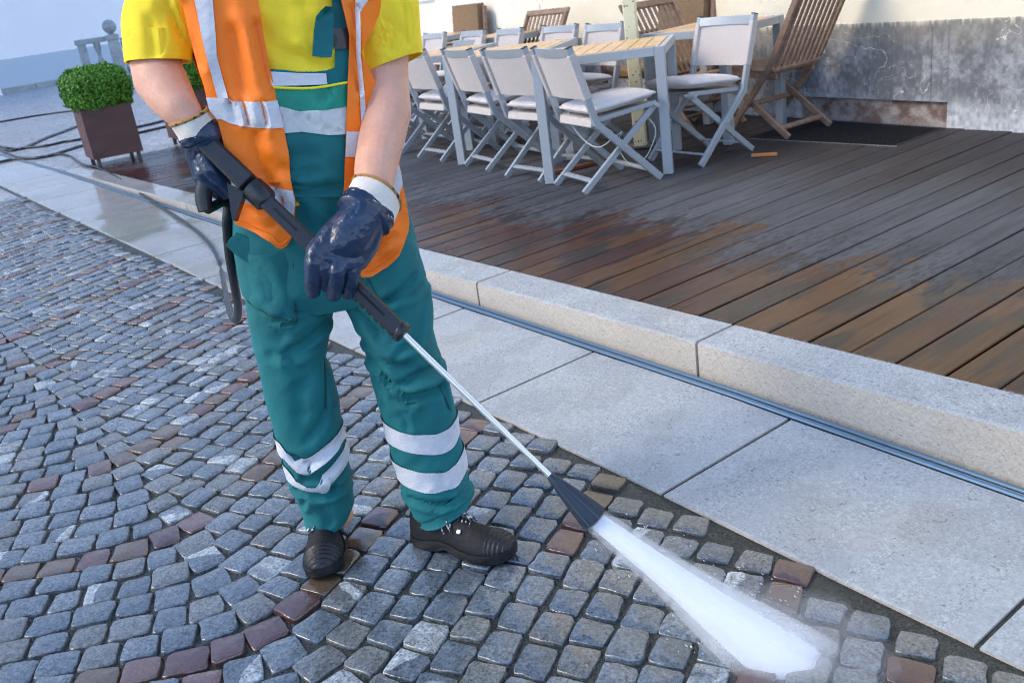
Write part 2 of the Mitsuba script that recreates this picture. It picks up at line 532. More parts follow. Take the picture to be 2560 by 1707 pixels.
# far paving of the square
labels['square_paving'] = {'label': 'pale grey damp paving of the square in the background', 'kind': 'structure'}
m = MB()
m.add(*sheet([-60, -36, -20, -10.46], [-30, -6, 0, 1.5, 2.13, 3, 6, 12, 40], -0.004))
m.add(*sheet([-10.46, -9.28], [-30, -6, 0, 1.49], -0.006))
m.add(*sheet([-9.28, -8, -6.1, -3.6, -2.2], [-30, -6, -1.2], -0.004))
put('paving_surface', m, 'm_paving', 'square_paving')

# granite slab strip
labels['slab_strip'] = {'label': 'strip of large pale granite slabs beside the deck step', 'kind': 'structure'}
SJ = [0.95, 0.12, -0.728, -1.577, -2.44, -3.27, -4.10, -4.93, -5.74, -6.54, -7.33, -8.09, -8.85, -9.60, -10.33, -11.2, -12.0, -12.9, -13.8]
for a, b in zip(SJ[:-1], SJ[1:]):
    xs = np.linspace(b + 0.006, a - 0.006, 5)
    mb = MB()
    v, f = sheet(xs, [1.532, 1.538, 2.078, 2.082])
    e = (np.abs(v[:, 0] - xs[0]) < 1e-6) | (np.abs(v[:, 0] - xs[-1]) < 1e-6) | (np.abs(v[:, 1] - 1.532) < 1e-6) | (np.abs(v[:, 1] - 2.082) < 1e-6)
    v[e, 2] -= 0.004
    mb.add(v, f)
    for x in (xs[0], xs[-1]):
        z = gz(x) - 0.004
        mb.add([[x, 1.532, z], [x, 2.082, z], [x, 2.082, z - .03], [x, 1.532, z - .03]], [[0, 1, 2], [0, 2, 3]])
    vv = [[x, 1.532, gz(x) - 0.004 - d] for x in xs for d in (0, .03)]
    mb.add(vv, [t for i in range(4) for t in ([2 * i, 2 * i + 1, 2 * i + 2], [2 * i + 1, 2 * i + 3, 2 * i + 2])])
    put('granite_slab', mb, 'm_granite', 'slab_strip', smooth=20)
# slot drain: two thin rails
labels['slot_drain'] = {'label': 'narrow blue grey steel slot drain along the foot of the step', 'category': 'drain'}
xs = np.array([1.0, 0, -0.9, -1.8, -3.6, -6.1, -8, -10.5, -13.8])
for y in (2.093, 2.122):
    mb = MB()
    tube(mb, [[x, y, gz(x) + 0.001] for x in xs], 0.0085, 8)
    put('rail', mb, 'm_rail', 'slot_drain', smooth=40)
mb = MB()
mb.add(*sheet(xs[::-1], [2.083, 2.146], -0.012))
put('channel', mb, 'm_black_gap', 'slot_drain')
# kerb
labels['deck_step'] = {'label': 'low granite kerb step along the edge of the wooden deck', 'kind': 'structure'}
KJ = [1.25, 0.0, -1.0 + 0.26, -1.991, -3.239, -4.45, -5.65, -6.858, -7.966, -9.171, -10.42]
KJ[2] = -0.72
for a, b in zip(KJ[:-1], KJ[1:]):
    xs = np.linspace(b + 0.006, a - 0.006, 4)
    prof = lambda x: [(2.148, gz(x) - 0.03), (2.148, -0.010), (2.150, -0.005), (2.156, 0.0), (2.338, 0.0), (2.338, -0.15)]
    rings = [[[x, y, z] for y, z in prof(x)] for x in xs]
    v, f = stitch(rings, closed=False, caps=False)
    mb = MB()
    mb.add(v, f)
    for r in (rings[0], rings[-1]):
        mb.add(r, [[0, 1, 5], [1, 2, 5], [2, 3, 5], [3, 4, 5]])
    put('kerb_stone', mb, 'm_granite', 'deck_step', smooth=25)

# ================================================================== deck
labels['wooden_deck'] = {'label': 'terrace deck of dark hardwood boards, wet and reddish near the step', 'kind': 'structure'}
WD = nrm((-0.99124, 0.13207, 0))   # along the house wall, leftwards
WN = V(-0.13207, -0.99124, 0)      # out of the wall
WO = V(-2.54, 5.561, 0)


def wall_y(x):
    return 5.561 - 0.13324 * (x + 2.54)


mb = MB()
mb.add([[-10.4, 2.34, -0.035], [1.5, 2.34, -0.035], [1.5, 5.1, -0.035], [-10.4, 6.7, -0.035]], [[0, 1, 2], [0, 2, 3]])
put('gap_shade_sheet', mb, 'm_black_gap', 'wooden_deck')  # flat black sheet stands in for the shade between the boards
rb = random.Random(3)
gx0, gx1, gy0 = -4.10, -3.02, 5.05
for k in range(-61, 13):
    x0 = -1.2436 + 0.1512 * k + 0.003
    x1 = x0 + 0.1452
    y1 = wall_y((x0 + x1) / 2) - 0.012
    ys = [2.345]
    j = 3.30 + 0.06 * (k % 3 - 1) if k % 2 else 4.4
    if k < -8:
        j += rb.uniform(-.5, .8)
    if gx0 < (x0 + x1) / 2 < gx1:
        y1 = gy0
    ys += [j, y1]
    for ya, yb in zip(ys[:-1], ys[1:]):
        if yb - ya < 0.1:
            continue
        z = rb.uniform(-0.0022, 0.0012) - 0.001
        yc = 0.001
        v = np.array([[x0, ya + yc, -.03], [x1, ya + yc, -.03], [x1, yb - yc, -.03], [x0, yb - yc, -.03],
                      [x0, ya + yc, z - .003], [x1, ya + yc, z - .003], [x1, yb - yc, z - .003], [x0, yb - yc, z - .003],
                      [x0 + .004, ya + .003, z], [x1 - .004, ya + .003, z], [x1 - .004, yb - .003, z], [x0 + .004, yb - .003, z]])
        f = []
        for r in (0, 4):
            for i in range(4):
                a, b = r + i, r + (i + 1) % 4
                f += [[a, b, b + 4], [a, b + 4, a + 4]]
        f += [[8, 9, 10], [8, 10, 11]]
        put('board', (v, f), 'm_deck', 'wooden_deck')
# floor grate by the wall
thing('floor_grate', 'black metal floor grate of thin bars at the foot of the stone wall', 'grate')
mb = MB()
for i in range(44):
    x = gx1 - 0.012 - i * 0.0245
    bar(mb, (x, gy0 + .006, -0.010), (x, wall_y(x) - .02, -0.010), 0.006, 0.02)
put('bars', mb, 'm_iron', 'floor_grate', kind='stuff')
mb = MB()
bar(mb, (gx0, gy0 + 0.004, -0.006), (gx1, gy0 + 0.004, -0.006), 0.008, 0.014)
bar(mb, (gx0, wall_y(gx0) - 0.024, -0.006), (gx1, wall_y(gx1) - 0.024, -0.006), 0.008, 0.014)
put('edge_frame', mb, 'm_steel', 'floor_grate')

# ================================================================== house with marble dado
thing('restaurant_building', 'cream plastered house with a grey veined marble base behind the terrace', 'building')


def wp(t, o, z):
    """point on the wall: t metres leftwards of WO, o out of the wall"""
    q = WO + WD * t + WN * o
    return [q[0], q[1], z]


def wslab(mb, t0, t1, z0, z1, o0, o1, c=0.004):
    v, f = cbox(t1 - t0, o1 - o0, z1 - z0, c)
    B = np.stack([WD, -WN, V(0, 0, 1)], 1)
    B[:, 1] = WN
    return mb.add(v @ B.T + V(wp((t0 + t1) / 2, (o0 + o1) / 2, (z0 + z1) / 2)), f)


mb = MB()
wslab(mb, -3.4, 8.2, 0.60, 9.5, -0.5, -0.004, 0)
put('plaster_wall', mb, 'm_plaster', 'restaurant_building')
mb = MB()
wslab(mb, -3.4, 8.2, -0.2, 0.60, -0.5, -0.06, 0)
wslab(mb, 0.50, 1.75, -0.1, 0.145, -0.06, -0.035, 0)
put('base_stone', mb, 'm_basestone', 'restaurant_building')
MT = [(-3.4, -1.55), (-1.55, 0.617), (0.617, 1.70), (1.70, 3.75), (3.75, 5.4), (5.4, 8.2)]
for a, b in MT:
    mb = MB()
    z1 = 0.632 if a < 2 else 0.605
    if a < 0.5 < b:
        wslab(mb, a + .001, 0.50, -0.03, z1, -0.06, 0.0, 0.003)
        wslab(mb, 0.50, b - .001, 0.147, z1, -0.06, 0.0, 0.003)
    elif a < 1.5:
        wslab(mb, a + .001, b - .001, 0.147, z1, -0.06, 0.0, 0.003)
    else:
        wslab(mb, a + .001, b - .001, -0.03, z1, -0.06, 0.0, 0.003)
    put('marble_panel', mb, 'm_marble', 'restaurant_building')
mb = MB()
wslab(mb, 7.35, 8.2, 1.09, 3.0, -0.004, 0.03, 0.004)
put('window_surround', mb, 'm_white', 'restaurant_building')

# ================================================================== background building
thing('white_building', 'large white building with a blue grey plinth across the square', 'building')
BO, BD = V(-33.0, 5.75, 0), nrm((-0.42, 1.0, 0))
BN = V(BD[1], -BD[0], 0)


def bslab(mb, t0, t1, z0, z1, o0, o1, c=0.0):
    v, f = cbox(t1 - t0, o1 - o0, z1 - z0, c)
    B = np.stack([BD, BN, V(0, 0, 1)], 1)
    return mb.add(v @ B.T + BO + BD * (t0 + t1) / 2 + BN * (o0 + o1) / 2 + V(0, 0, (z0 + z1) / 2), f)


mb = MB()
bslab(mb, -30, 30, 1.0, 11, -1, 0)
put('wall', mb, 'm_white', 'white_building')
mb = MB()
bslab(mb, -30, 30, -0.1, 1.0, -1, 0.03)
put('plinth', mb, 'm_plinth', 'white_building')
for i in range(12):
    mb = MB()
    bslab(mb, -0.2 + i * 1.3, 1.08 + i * 1.3, -0.05, 0.17, 0.03, 0.10, 0.01)
    put('base_block', mb, 'm_stone', 'white_building')
mb = MB()
bslab(mb, -1.0, -0.25, -0.1, 1.15, 0.03, 0.16, 0.03)
bslab(mb, -1.1, -0.15, -0.1, 0.22, 0.03, 0.22, 0.03)
put('pilaster', mb, 'm_white', 'white_building')
mb = MB()
bslab(mb, 6.0, 9.0, 1.86, 2.0, 0.0, 0.12, 0.01)
put('window_sill', mb, 'm_basestone', 'white_building')
mb = MB()
bslab(mb, 6.3, 8.7, 0.9, 1.86, 0.001, 0.02)
put('blind_opening', mb, 'm_plinth', 'white_building')

# ================================================================== terrace furniture
prin('m_alu', (0.36, 0.395, 0.43), 0.42, metallic=0.25, specular=0.5)
prin('m_sling', proc(lambda p, n, uv: mix((0.44, 0.40, 0.385), (0.56, 0.52, 0.50), noise(p.x * 260, p.y * 260, p.z * 260))), 0.75)
prin('m_cushion', proc(lambda p, n, uv: mix((0.50, 0.465, 0.46), (0.60, 0.565, 0.56), fbm(p.x * 9, p.y * 9, p.z * 9))), 0.85, lambda p, n, uv: fbm(p.x * 26, p.y * 26, p.z * 26), 0.006)
prin('m_plug', (0.02, 0.02, 0.022), 0.5)
prin('m_teak', proc(f_teak), 0.62)
prin('m_teaktop', proc(f_teaktop), 0.35, specular=0.5)
prin('m_wicker', proc(lambda p, n, uv: mix((0.14, 0.085, 0.045), (0.27, 0.18, 0.10), noise(p.x * 160, p.y * 160, p.z * 160))), 0.8)
prin('m_post', proc(lambda p, n, uv: mix(mix((0.62, 0.57, 0.36), (0.72, 0.69, 0.50), fbm(p.x * 9, p.y * 9, p.z * 3)), mi.Color3f(0.12, 0.09, 0.05), smoothstep(0.80, 0.84, noise(p.x * 70, p.y * 70, p.z * 45)))), 0.6)
prin('m_cord', (0.62, 0.63, 0.62), 0.8)
prin('m_darkmetal', (0.07, 0.075, 0.085), 0.45, metallic=0.3)
prin('m_redwood', (0.19, 0.06, 0.03), 0.5)


def xf(M, mb_v):
    return mb_v


def sling_panel(x, p0, p1, sag, thick=0.004, n=9, bow=(0, 1, 0)):
    """cloth between two side bars, from line p0 to line p1 (y, z pairs), sagging along bow"""
    mb = MB()
    us = np.linspace(-1, 1, n)
    ts = np.linspace(0, 1, 7)
    for s in (0, 1):
        P = np.array([[[x * u, p0[0] + (p1[0] - p0[0]) * t, p0[1] + (p1[1] - p0[1]) * t] for u in us] for t in ts])
        d = (1 - us ** 2)[None, :, None] * sag * np.array(bow)
        P = P + d + s * thick * np.array(nrm((0, -(p1[1] - p0[1]), (p1[0] - p0[0]))))
        v, f = stitch(P, closed=False, caps=False)
        mb.add(v, f if s else f[:, ::-1])
    return mb


def cushion_mesh(w, d, h, seed):
    """puffed pad with a rounded edge, centred in x, from y=0 to y=d"""
    q = m3.Manifold.cube([w, d, h], True).refine_to_length(0.022).to_mesh()
    v, f = np.array(q.vert_properties[:, :3], float), np.array(q.tri_verts)
    a, b = np.abs(v[:, 0]) / (w / 2), np.abs(v[:, 1]) / (d / 2)
    puff = np.clip(1 - a ** 4, 0, 1) ** 0.45 * np.clip(1 - b ** 4, 0, 1) ** 0.45
    z = v[:, 2] * (0.18 + 0.95 * puff)
    z += 0.010 * (meshkit.fbm(v * 11 + seed, 3) - 0.5) * puff
    v[:, 2] = z
    v[:, 0] *= 1 - 0.02 * b
    v[:, 1] += d / 2
    return v, f


def alu_chair_parts():
    """folding chair: x across, y forward, z up, rear feet at y = 0"""
    A = {}
    w, u = 0.185, 0.225
    for s in (-1, 1):
        mb = MB()
        p = [(-0.022, 0.812), (0.100, 0.386), (0.492, 0.004)]
        for a, b in zip(p[:-1], p[1:]):
            bar(mb, (s * u, a[0], a[1]), (s * u, b[0], b[1]), 0.024, 0.040, (0, 1, 0.3), 0.003)
        tube(mb, [[s * (u - .013), p[1][0], p[1][1]], [s * (u + .013), p[1][0], p[1][1]]], 0.020, 12)
        A.setdefault('upright', []).append(mb)
        mb = MB()
        bar(mb, (s * u, -0.024, 0.817), (s * u, -0.0225, 0.8115), 0.0245, 0.041, (0, 1, 0.3), 0.002)
        A.setdefault('end_plug', []).append(mb)
        mb = MB()
        bar(mb, (s * w, 0.508, 0.420), (s * w, 0.000, 0.004), 0.022, 0.036, (0, 1, -0.3), 0.003)
        tube(mb, [[s * (w - .03), 0.508, 0.420], [s * (w + .05), 0.508, 0.420]], 0.014, 10)
        tube(mb, [[s * (w - .013), 0.275, 0.224], [s * (w + .058), 0.275, 0.224]], 0.007, 8)
        A.setdefault('leg', []).append(mb)
        mb = MB()
        bar(mb, (s * w * 1.02, 0.095, 0.395), (s * w * 1.02, 0.515, 0.432), 0.024, 0.026, (0, 0, 1), 0.003)
        A.setdefault('seat_rail', []).append(mb)
    mb = MB()
    bar(mb, (-w, 0.070, 0.060), (w, 0.070, 0.060), 0.012, 0.034, (0, 1, 0.2), 0.002)
    A['stretcher'] = [mb]
    mb = MB()
    bar(mb, (-u, 0.435, 0.062), (u, 0.435, 0.062), 0.012, 0.034, (0, 1, 0.2), 0.002)
    A['stretcher'].append(mb)
    top = MB()
    xs = np.linspace(-u, u, 13)
    rings = []
    for x in xs:
        o = -0.030 * (1 - (x / u) ** 2)
        rings.append([[x, -0.012 + o - 0.010, 0.808], [x, -0.012 + o + 0.010, 0.808], [x, 0.002 + o + 0.010, 0.760], [x, 0.002 + o - 0.010, 0.760]])
    top.add(*stitch(rings))
    A['top_rail'] = [top]
    sl = sling_panel(u + 0.012, (-0.012, 0.775), (0.062, 0.525), -0.024)
    for s in (-1, 1):
        bar(sl, (s * u, -0.012, 0.775), (s * u, 0.062, 0.525), 0.031, 0.047, (0, 1, 0.3), 0.004)
    A['back_sling'] = [sl]
    st = sling_panel(w + 0.015, (0.085, 0.405), (0.515, 0.440), -0.012, bow=(0, 0, 1))
    bar(st, (-w - 0.012, 0.090, 0.385), (w + 0.012, 0.090, 0.385), 0.018, 0.045, (0, 0.25, 1), 0.004)
    A['seat_sling'] = [st]
    return A


ALU = alu_chair_parts()
ALU_PLY = {}
MATS = {'upright': 'm_alu', 'end_plug': 'm_plug', 'leg': 'm_alu', 'seat_rail': 'm_alu', 'stretcher': 'm_alu', 'top_rail': 'm_alu', 'back_sling': 'm_sling', 'seat_sling': 'm_sling'}
for k_, l_ in ALU.items():
    ALU_PLY[k_] = [mikit.ply(mb.tm(), MATS[k_], smooth=30) for mb in l_]
CUSH = [mikit.ply(cushion_mesh(0.415, 0.43, 0.062, 3.0 * i), 'm_cushion', smooth=True) for i in range(3)]
nch = [0]


def alu_chair(x, y, face, label, group, cushion=True, z=0.0):
    """x, y: middle between the rear feet; face: direction it faces, degrees from +x"""
    t = thing('folding_chair', label, 'chair', group)
    Mx = rot(face - 90, x, y, z)
    for k, l in ALU_PLY.items():
        for d in l:
            put(k, d, None, t, M=Mx)
    if cushion:
        nch[0] += 1
        put('cushion', CUSH[nch[0] % 3], None, t, M=Mx @ T().translate([0, 0.085, 0.452]).rotate([1, 0, 0], 5.0))
    return t, Mx


GN = 'grey folding chairs along the near side of the tables'
GF = 'grey folding chairs along the far side of the tables'


def feet(l, r):
    l, r = V(l), V(r)
    return (l + r)[0] / 2, (l + r)[1] / 2, math.degrees(math.atan2((r - l)[1], (r - l)[0])) + 90


NEAR = [((-4.396, 3.587), (-3.990, 3.483), 'grey folding chair nearest the viewer, tucked under the front table with a tied cushion'),
        ((-4.918, 3.622), (-4.547, 3.599), 'second grey folding chair of the near row, its seat behind the near table leg'),
        ((-5.602, 3.773), (-5.217, 3.692), 'third grey folding chair of the near row, between two table legs'),
        ((-6.324, 3.834), (-5.929, 3.796), 'fourth grey folding chair of the near row, left of the middle table leg'),
        ((-7.05, 3.93), (-6.66, 3.89), 'fifth grey folding chair of the near row, half hidden behind the bare forearm')]
first = None
for l, r, lab in NEAR:
    c = feet(l, r)
    t, Mx = alu_chair(*c, lab, GN)
    first = first or (t, Mx)
FAR = [(-4.01, 4.77, 266, 'grey folding chair at the right end of the tables, facing the viewer'),
       (-5.24, 4.90, 261, 'grey folding chair on the far side just left of the cream post'),
       (-5.90, 5.04, 263, 'second grey folding chair left of the cream post on the far side'),
       (-6.66, 5.13, 258, 'third grey folding chair left of the cream post on the far side'),
       (-7.32, 5.22, 259, 'fourth grey folding chair left of the cream post on the far side'),
       (-8.05, 5.28, 262, 'grey folding chair on the far side right behind the yellow sleeve')]
for x, y, a, lab in FAR:
    alu_chair(x, y, a, lab, GF)
# cushion cords of the nearest chair
cd = MB()
tube(cd, [[-0.17, 0.13, 0.42], [-0.12, 0.12, 0.35], [-0.04, 0.16, 0.25], [0.05, 0.2, 0.22], [0.12, 0.26, 0.27], [0.15, 0.3, 0.30]], 0.0028, 6, 26)
tube(cd, [[0.15, 0.3, 0.30], [0.10, 0.29, 0.22], [0.12, 0.33, 0.12], [0.16, 0.38, 0.08]], 0.0028, 6, 20)
tube(cd, [[0.16, 0.45, 0.38], [0.19, 0.5, 0.28], [0.17, 0.46, 0.16], [0.14, 0.42, 0.10]], 0.0028, 6, 20)
put('cushion_cord', cd, 'm_cord', first[0], smooth=True, M=first[1])


def alu_table(fr, ang, label, size=0.78, depth=0.78, slats=8, leaf=True, top='m_teaktop'):
    """fr: front right corner; ang: direction of the depth, degrees"""
    t = thing('slatted_table', label, 'table', 'grey tables with slatted wooden tops')
    a = math.radians(ang)
    e2 = V(math.cos(a), math.sin(a), 0)
    e1 = V(-e2[1], e2[0], 0)
    Mx = T([[e1[0], e2[0], 0, fr[0]], [e1[1], e2[1], 0, fr[1]], [0, 0, 1, 0], [0, 0, 0, 1]])
    L, h = 0.058, 0.735
    for i, (x, y) in enumerate(((L / 2, L / 2), (size - L / 2, L / 2), (L / 2, depth - L / 2), (size - L / 2, depth - L / 2))):
        mb = MB()
        block(mb, (x - L / 2, y - L / 2, 0.002), (x + L / 2, y + L / 2, h), 0.003)
        put('leg', mb, 'm_alu', t, M=Mx, smooth=30)
    mb = MB()
    for y0 in (0.001, depth - 0.033):
        block(mb, (L + .001, y0, h - 0.052), (size - L - .001, y0 + 0.032, h - 0.001), 0.002)
    for x0 in (0.001, size - 0.033):
        block(mb, (x0, L + .001, h - 0.052), (x0 + 0.032, depth - L - .001, h - 0.001), 0.002)
    put('apron', mb, 'm_alu', t, M=Mx, smooth=30)
    w = (size - 0.07) / slats
    for i in range(slats):
        mb = MB()
        x0 = 0.035 + i * w
        lo = 0.036 if 0 < i < slats - 1 else 0.060
        block(mb, (x0 + .003, lo, h - 0.020), (x0 + w - .003, depth - lo, h + 0.0015), 0.002)
        put('slat', mb, top, t, M=Mx, smooth=30)
    return t


alu_table((-3.850, 4.055), 128.2, 'grey table with a slatted wooden top nearest the cream post')
alu_table((-5.030, 4.200), 124.0, 'middle grey table with a slatted wooden top, second of the row')
alu_table((-6.060, 4.180), 122.0, 'grey table with a slatted wooden top just right of the yellow sleeve')
alu_table((-4.060, 4.830), 97.0, 'grey framed wooden table standing against the house wall between wooden chairs', size=0.66, depth=0.72, slats=6)
alu_table((-6.900, 5.28), 97.0, 'wooden topped table by the house wall behind the far row of chairs', size=0.72, depth=0.72, slats=6)
alu_table((-8.60, 5.62), 97.0, 'wooden topped table in front of the upright brown wicker back', size=0.8, depth=0.7, slats=6)


# ---------------------------------------------------------------- teak folding chairs
def teak_chair_parts():
    """x across, y forward, z up; rear feet at y = 0, front feet at y = 0.50"""
    A = {}
    u, w = 0.245, 0.215
    for s in (-1, 1):
        mb = MB()
        bar(mb, (s * u, 0.500, 0.004), (s * u, 0.110, 0.46), 0.024, 0.044, (0, 1, 0.6), 0.005)
        bar(mb, (s * u, 0.110, 0.46), (s * u, -0.175, 0.985), 0.024, 0.044, (0, 1, 0.6), 0.005)
        A.setdefault('upright', []).append(mb)
        mb = MB()
        bar(mb, (s * w, 0.000, 0.004), (s * w, 0.545, 0.400), 0.024, 0.044, (0, 1, -0.7), 0.005)
        tube(mb, [[s * (w - .01), 0.30, 0.222], [s * (u + .014), 0.30, 0.222]], 0.008, 8)
        A.setdefault('leg', []).append(mb)
        mb = MB()
        bar(mb, (s * (w - .027), 0.105, 0.385), (s * (w - .027), 0.555, 0.418), 0.024, 0.040, (0, 0, 1), 0.004)
        A.setdefault('seat_rail', []).append(mb)
    for (y, z, ww) in ((0.075, 0.060, w), (0.335, 0.205, u), (0.100, 0.435, u)):
        mb = MB()
        bar(mb, (-ww, y, z), (ww, y, z), 0.022, 0.038, (0, 0.8, 0.5), 0.006)
        A.setdefault('rung', []).append(mb)
    mb = MB()
    bar(mb, (-u - .025, -0.180, 0.992), (u + .025, -0.180, 0.992), 0.030, 0.062, (0, -0.5, 1), 0.009)
    A['top_rail'] = [mb]
    for i in range(9):
        mb = MB()
        x = -0.200 + i * 0.05
        bar(mb, (x, 0.115, 0.42), (x, -0.172, 0.965), 0.028, 0.012, (0, 1, 0.6), 0.003)
        A.setdefault('back_slat', []).append(mb)
    for i in range(9):
        mb = MB()
        x = -0.182 + i * 0.0455
        bar(mb, (x, 0.110, 0.412), (x, 0.560, 0.446), 0.034, 0.014, (0, 0, 1), 0.003)
        A.setdefault('seat_slat', []).append(mb)
    return A


TEAK_PLY = {k: [mikit.ply(mb.tm(), 'm_teak', smooth=30) for mb in l] for k, l in teak_chair_parts().items()}


def teak_chair(x, y, face, label, tip=0.0, sc=1.0):
    t = thing('wooden_chair', label, 'chair', 'slatted wooden folding chairs by the wall')
    Mx = rot(face - 90, x, y, 0) @ T().rotate([1, 0, 0], tip).scale([1, 1, sc])
    for k, l in TEAK_PLY.items():
        for d in l:
            put(k, d, None, t, M=Mx)


teak_chair(-3.805, 5.33, 178, 'weathered wooden folding chair at the right, its slatted back turned to the viewer')
teak_chair(-5.02, 5.32, -4, 'wooden folding chair just right of the cream post, slatted back above the table', sc=0.90)
teak_chair(-6.89, 5.62, 276, 'wooden folding chair by the wall, top rail showing behind the middle of the far row', sc=0.885)


# ---------------------------------------------------------------- wicker armchairs
def wicker(x, y, face, label, h, w=0.66):
    t = thing('wicker_armchair', label, 'armchair', 'brown armchairs by the house wall')
    Mx = rot(face - 90, x, y, 0)
    mb = MB()
    q = m3.Manifold.cube([w - 0.06, 0.07, h - 0.40], True).refine_to_length(0.05).to_mesh()
    v = np.array(q.vert_properties[:, :3], float)
    v[:, 1] += 0.015 * np.sign(v[:, 1]) * np.clip(1 - (np.abs(v[:, 0]) / (w / 2)) ** 4, 0, 1)
    v = v + [0, -0.30, 0.40 + (h - 0.40) / 2]
    v[:, 1] -= 0.10 * (v[:, 2] - 0.4) / h
    put('back_pad', MB().add(v, q.tri_verts), 'm_wicker', t, M=Mx, smooth=40)
    mb = MB()
    block(mb, (-w / 2 + .03, -0.27, 0.36), (w / 2 - .03, 0.28, 0.44), 0.02)
    put('seat', mb, 'm_wicker', t, M=Mx, smooth=30)
    for s in (-1, 1):
        for yy in (-0.29, 0.27):
            mb = MB()
            top = h - 0.03 if yy < 0 else 0.64
            bar(mb, (s * w / 2, yy, 0.003), (s * w / 2, yy - (0.10 if yy < 0 else 0), top), 0.04, 0.04, (0, 1, 0), 0.006)
            put('leg', mb, 'm_teak', t, M=Mx, smooth=30)
        mb = MB()
        bar(mb, (s * w / 2, -0.36, 0.655), (s * w / 2, 0.31, 0.655), 0.055, 0.03, (0, 0, 1), 0.008)
        put('armrest', mb, 'm_teak', t, M=Mx, smooth=30)


wicker(-8.86, 5.92, 262, 'brown armchair with a square woven back against the cream wall, left of the furniture', 1.01)
wicker(-5.40, 5.56, 263, 'brown armchair with a woven back right behind the cream post', 0.945, 0.6)

# ---------------------------------------------------------------- post, plank, wooden block
thing('parasol_post', 'cream painted square wooden post standing behind the front table', 'post')
mb = MB()
bar(mb, (-4.705, 4.655, 0.0), (-4.705, 4.655, 2.6), 0.085, 0.085, (0.78, 0.62, 0), 0.006)
put('shaft', mb, 'm_post', 'parasol_post', smooth=30)
mb = MB()
bar(mb, (-4.705, 4.655, 0.001), (-4.705, 4.655, 0.012), 0.20, 0.20, (0.78, 0.62, 0), 0.003)
put('foot_plate', mb, 'm_darkmetal', 'parasol_post')
thing('wooden_plank', 'thin reddish wooden plank lying on the deck under the tables', 'plank')
mb = MB()
bar(mb, (-4.66, 3.74, 0.012), (-4.55, 4.25, 0.012), 0.035, 0.022, (0, 0, 1), 0.002)
put('wooden_plank', mb, 'm_redwood')
thing('wooden_stick', 'small orange brown wooden block lying alone on the deck', 'block')
mb = MB()
bar(mb, (-3.69, 4.575, 0.010), (-3.555, 4.65, 0.010), 0.022, 0.020, (0, 0, 1), 0.003)
prin('m_stick', (0.34, 0.13, 0.05), 0.5)
put('wooden_stick', mb, 'm_stick')

# ================================================================== the worker
P0 = V(-1.98, 0.90, 0.0)
PN = V(math.cos(math.radians(-24.5)), math.sin(math.radians(-24.5)), 0)   # the way he faces
PU = V(-PN[1], PN[0], 0)                                                   # to his left


def pw(q):
    """(u, v, z) -> world: u to his left, v to his front"""
    q = np.asarray(q, float)
    return P0 + q[..., :1] * PU + q[..., 1:2] * PN + q[..., 2:] * V(0, 0, 1)


prin('m_skin', proc(lambda p, n, uv: mix((0.60, 0.295, 0.195), (0.74, 0.42, 0.30), fbm(p.x * 26, p.y * 26, p.z * 26)) * (0.93 + 0.14 * noise(p.x * 500, p.y * 500, p.z * 160))), 0.48, lambda p, n, uv: fbm(p.x * 160, p.y * 160, p.z * 160), 0.0008, specular=0.4)
prin('m_hair', (0.045, 0.03, 0.02), 0.6)


def cloth(key, c, rough=0.8, var=0.10, sheen=0.3, bump=0.0016, weave=900.0):
    c = np.array(c)
    prin(key, proc(lambda p, n, uv: mix((c * (1 - var)).tolist(), (c * (1 + var)).tolist(), fbm(p.x * 13, p.y * 13, p.z * 13)) * (0.93 + 0.14 * noise(p.x * weave, p.y * weave, p.z * weave))), rough,
         lambda p, n, uv: fbm(p.x * 55, p.y * 55, p.z * 55), bump, sheen=sheen)


cloth('m_yellow', (0.93, 0.68, 0.025), var=0.05)
cloth('m_orange', (0.95, 0.195, 0.003), rough=0.6, var=0.05, bump=0.001)
cloth('m_green', (0.003, 0.130, 0.142), var=0.22, bump=0.002)
cloth('m_green_bright', (0.003, 0.215, 0.145), rough=0.6, var=0.25, bump=0.003)
cloth('m_silver', (0.56, 0.57, 0.61), rough=0.45, var=0.07, bump=0.003, weave=200.0)
cloth('m_silver_worn', (0.50, 0.54, 0.53), rough=0.55, var=0.14, bump=0.003, weave=120.0)
prin('m_piping', (0.80, 0.72, 0.01), 0.5)
prin('m_stitch', (0.006, 0.075, 0.075), 0.8)
prin('m_glove', proc(lambda p, n, uv: mix((0.006, 0.016, 0.040), (0.015, 0.040, 0.095), fbm(p.x * 24, p.y * 24, p.z * 24))), 0.30, lambda p, n, uv: fbm(p.x * 60, p.y * 60, p.z * 60), 0.004, specular=0.6)
cloth('m_canvas', (0.66, 0.62, 0.55), var=0.13, weave=400.0)
prin('m_trim', proc(lambda p, n, uv: mix((0.36, 0.19, 0.05), (0.06, 0.03, 0.02), smoothstep(0.62, 0.72, noise(p.x * 130, p.y * 130, p.z * 130)))), 0.7)
prin('m_boot', (0.004, 0.005, 0.008), 0.72, lambda p, n, uv: fbm(p.x * 90, p.y * 90, p.z * 90), 0.002)
prin('m_rubber', (0.007, 0.008, 0.011), 0.45, lambda p, n, uv: fbm(p.x * 120, p.y * 120, p.z * 120), 0.001)
prin('m_buckle', (0.035, 0.026, 0.035), 0.3, specular=0.5)


def chain(parts):
    """parts: list of [(point, radius), ...]; hulls of neighbouring spheres joined into one solid"""
    S = m3.Manifold.sphere(1.0, 20)
    out = []
    for c in parts:
        for (p, r), (q, s) in zip(c[:-1], c[1:]):
            out.append(m3.Manifold.batch_hull([S.scale([r] * 3).translate(list(map(float, p))), S.scale([s] * 3).translate(list(map(float, q)))]))
    return m3.Manifold.batch_boolean(out, m3.OpType.Add)


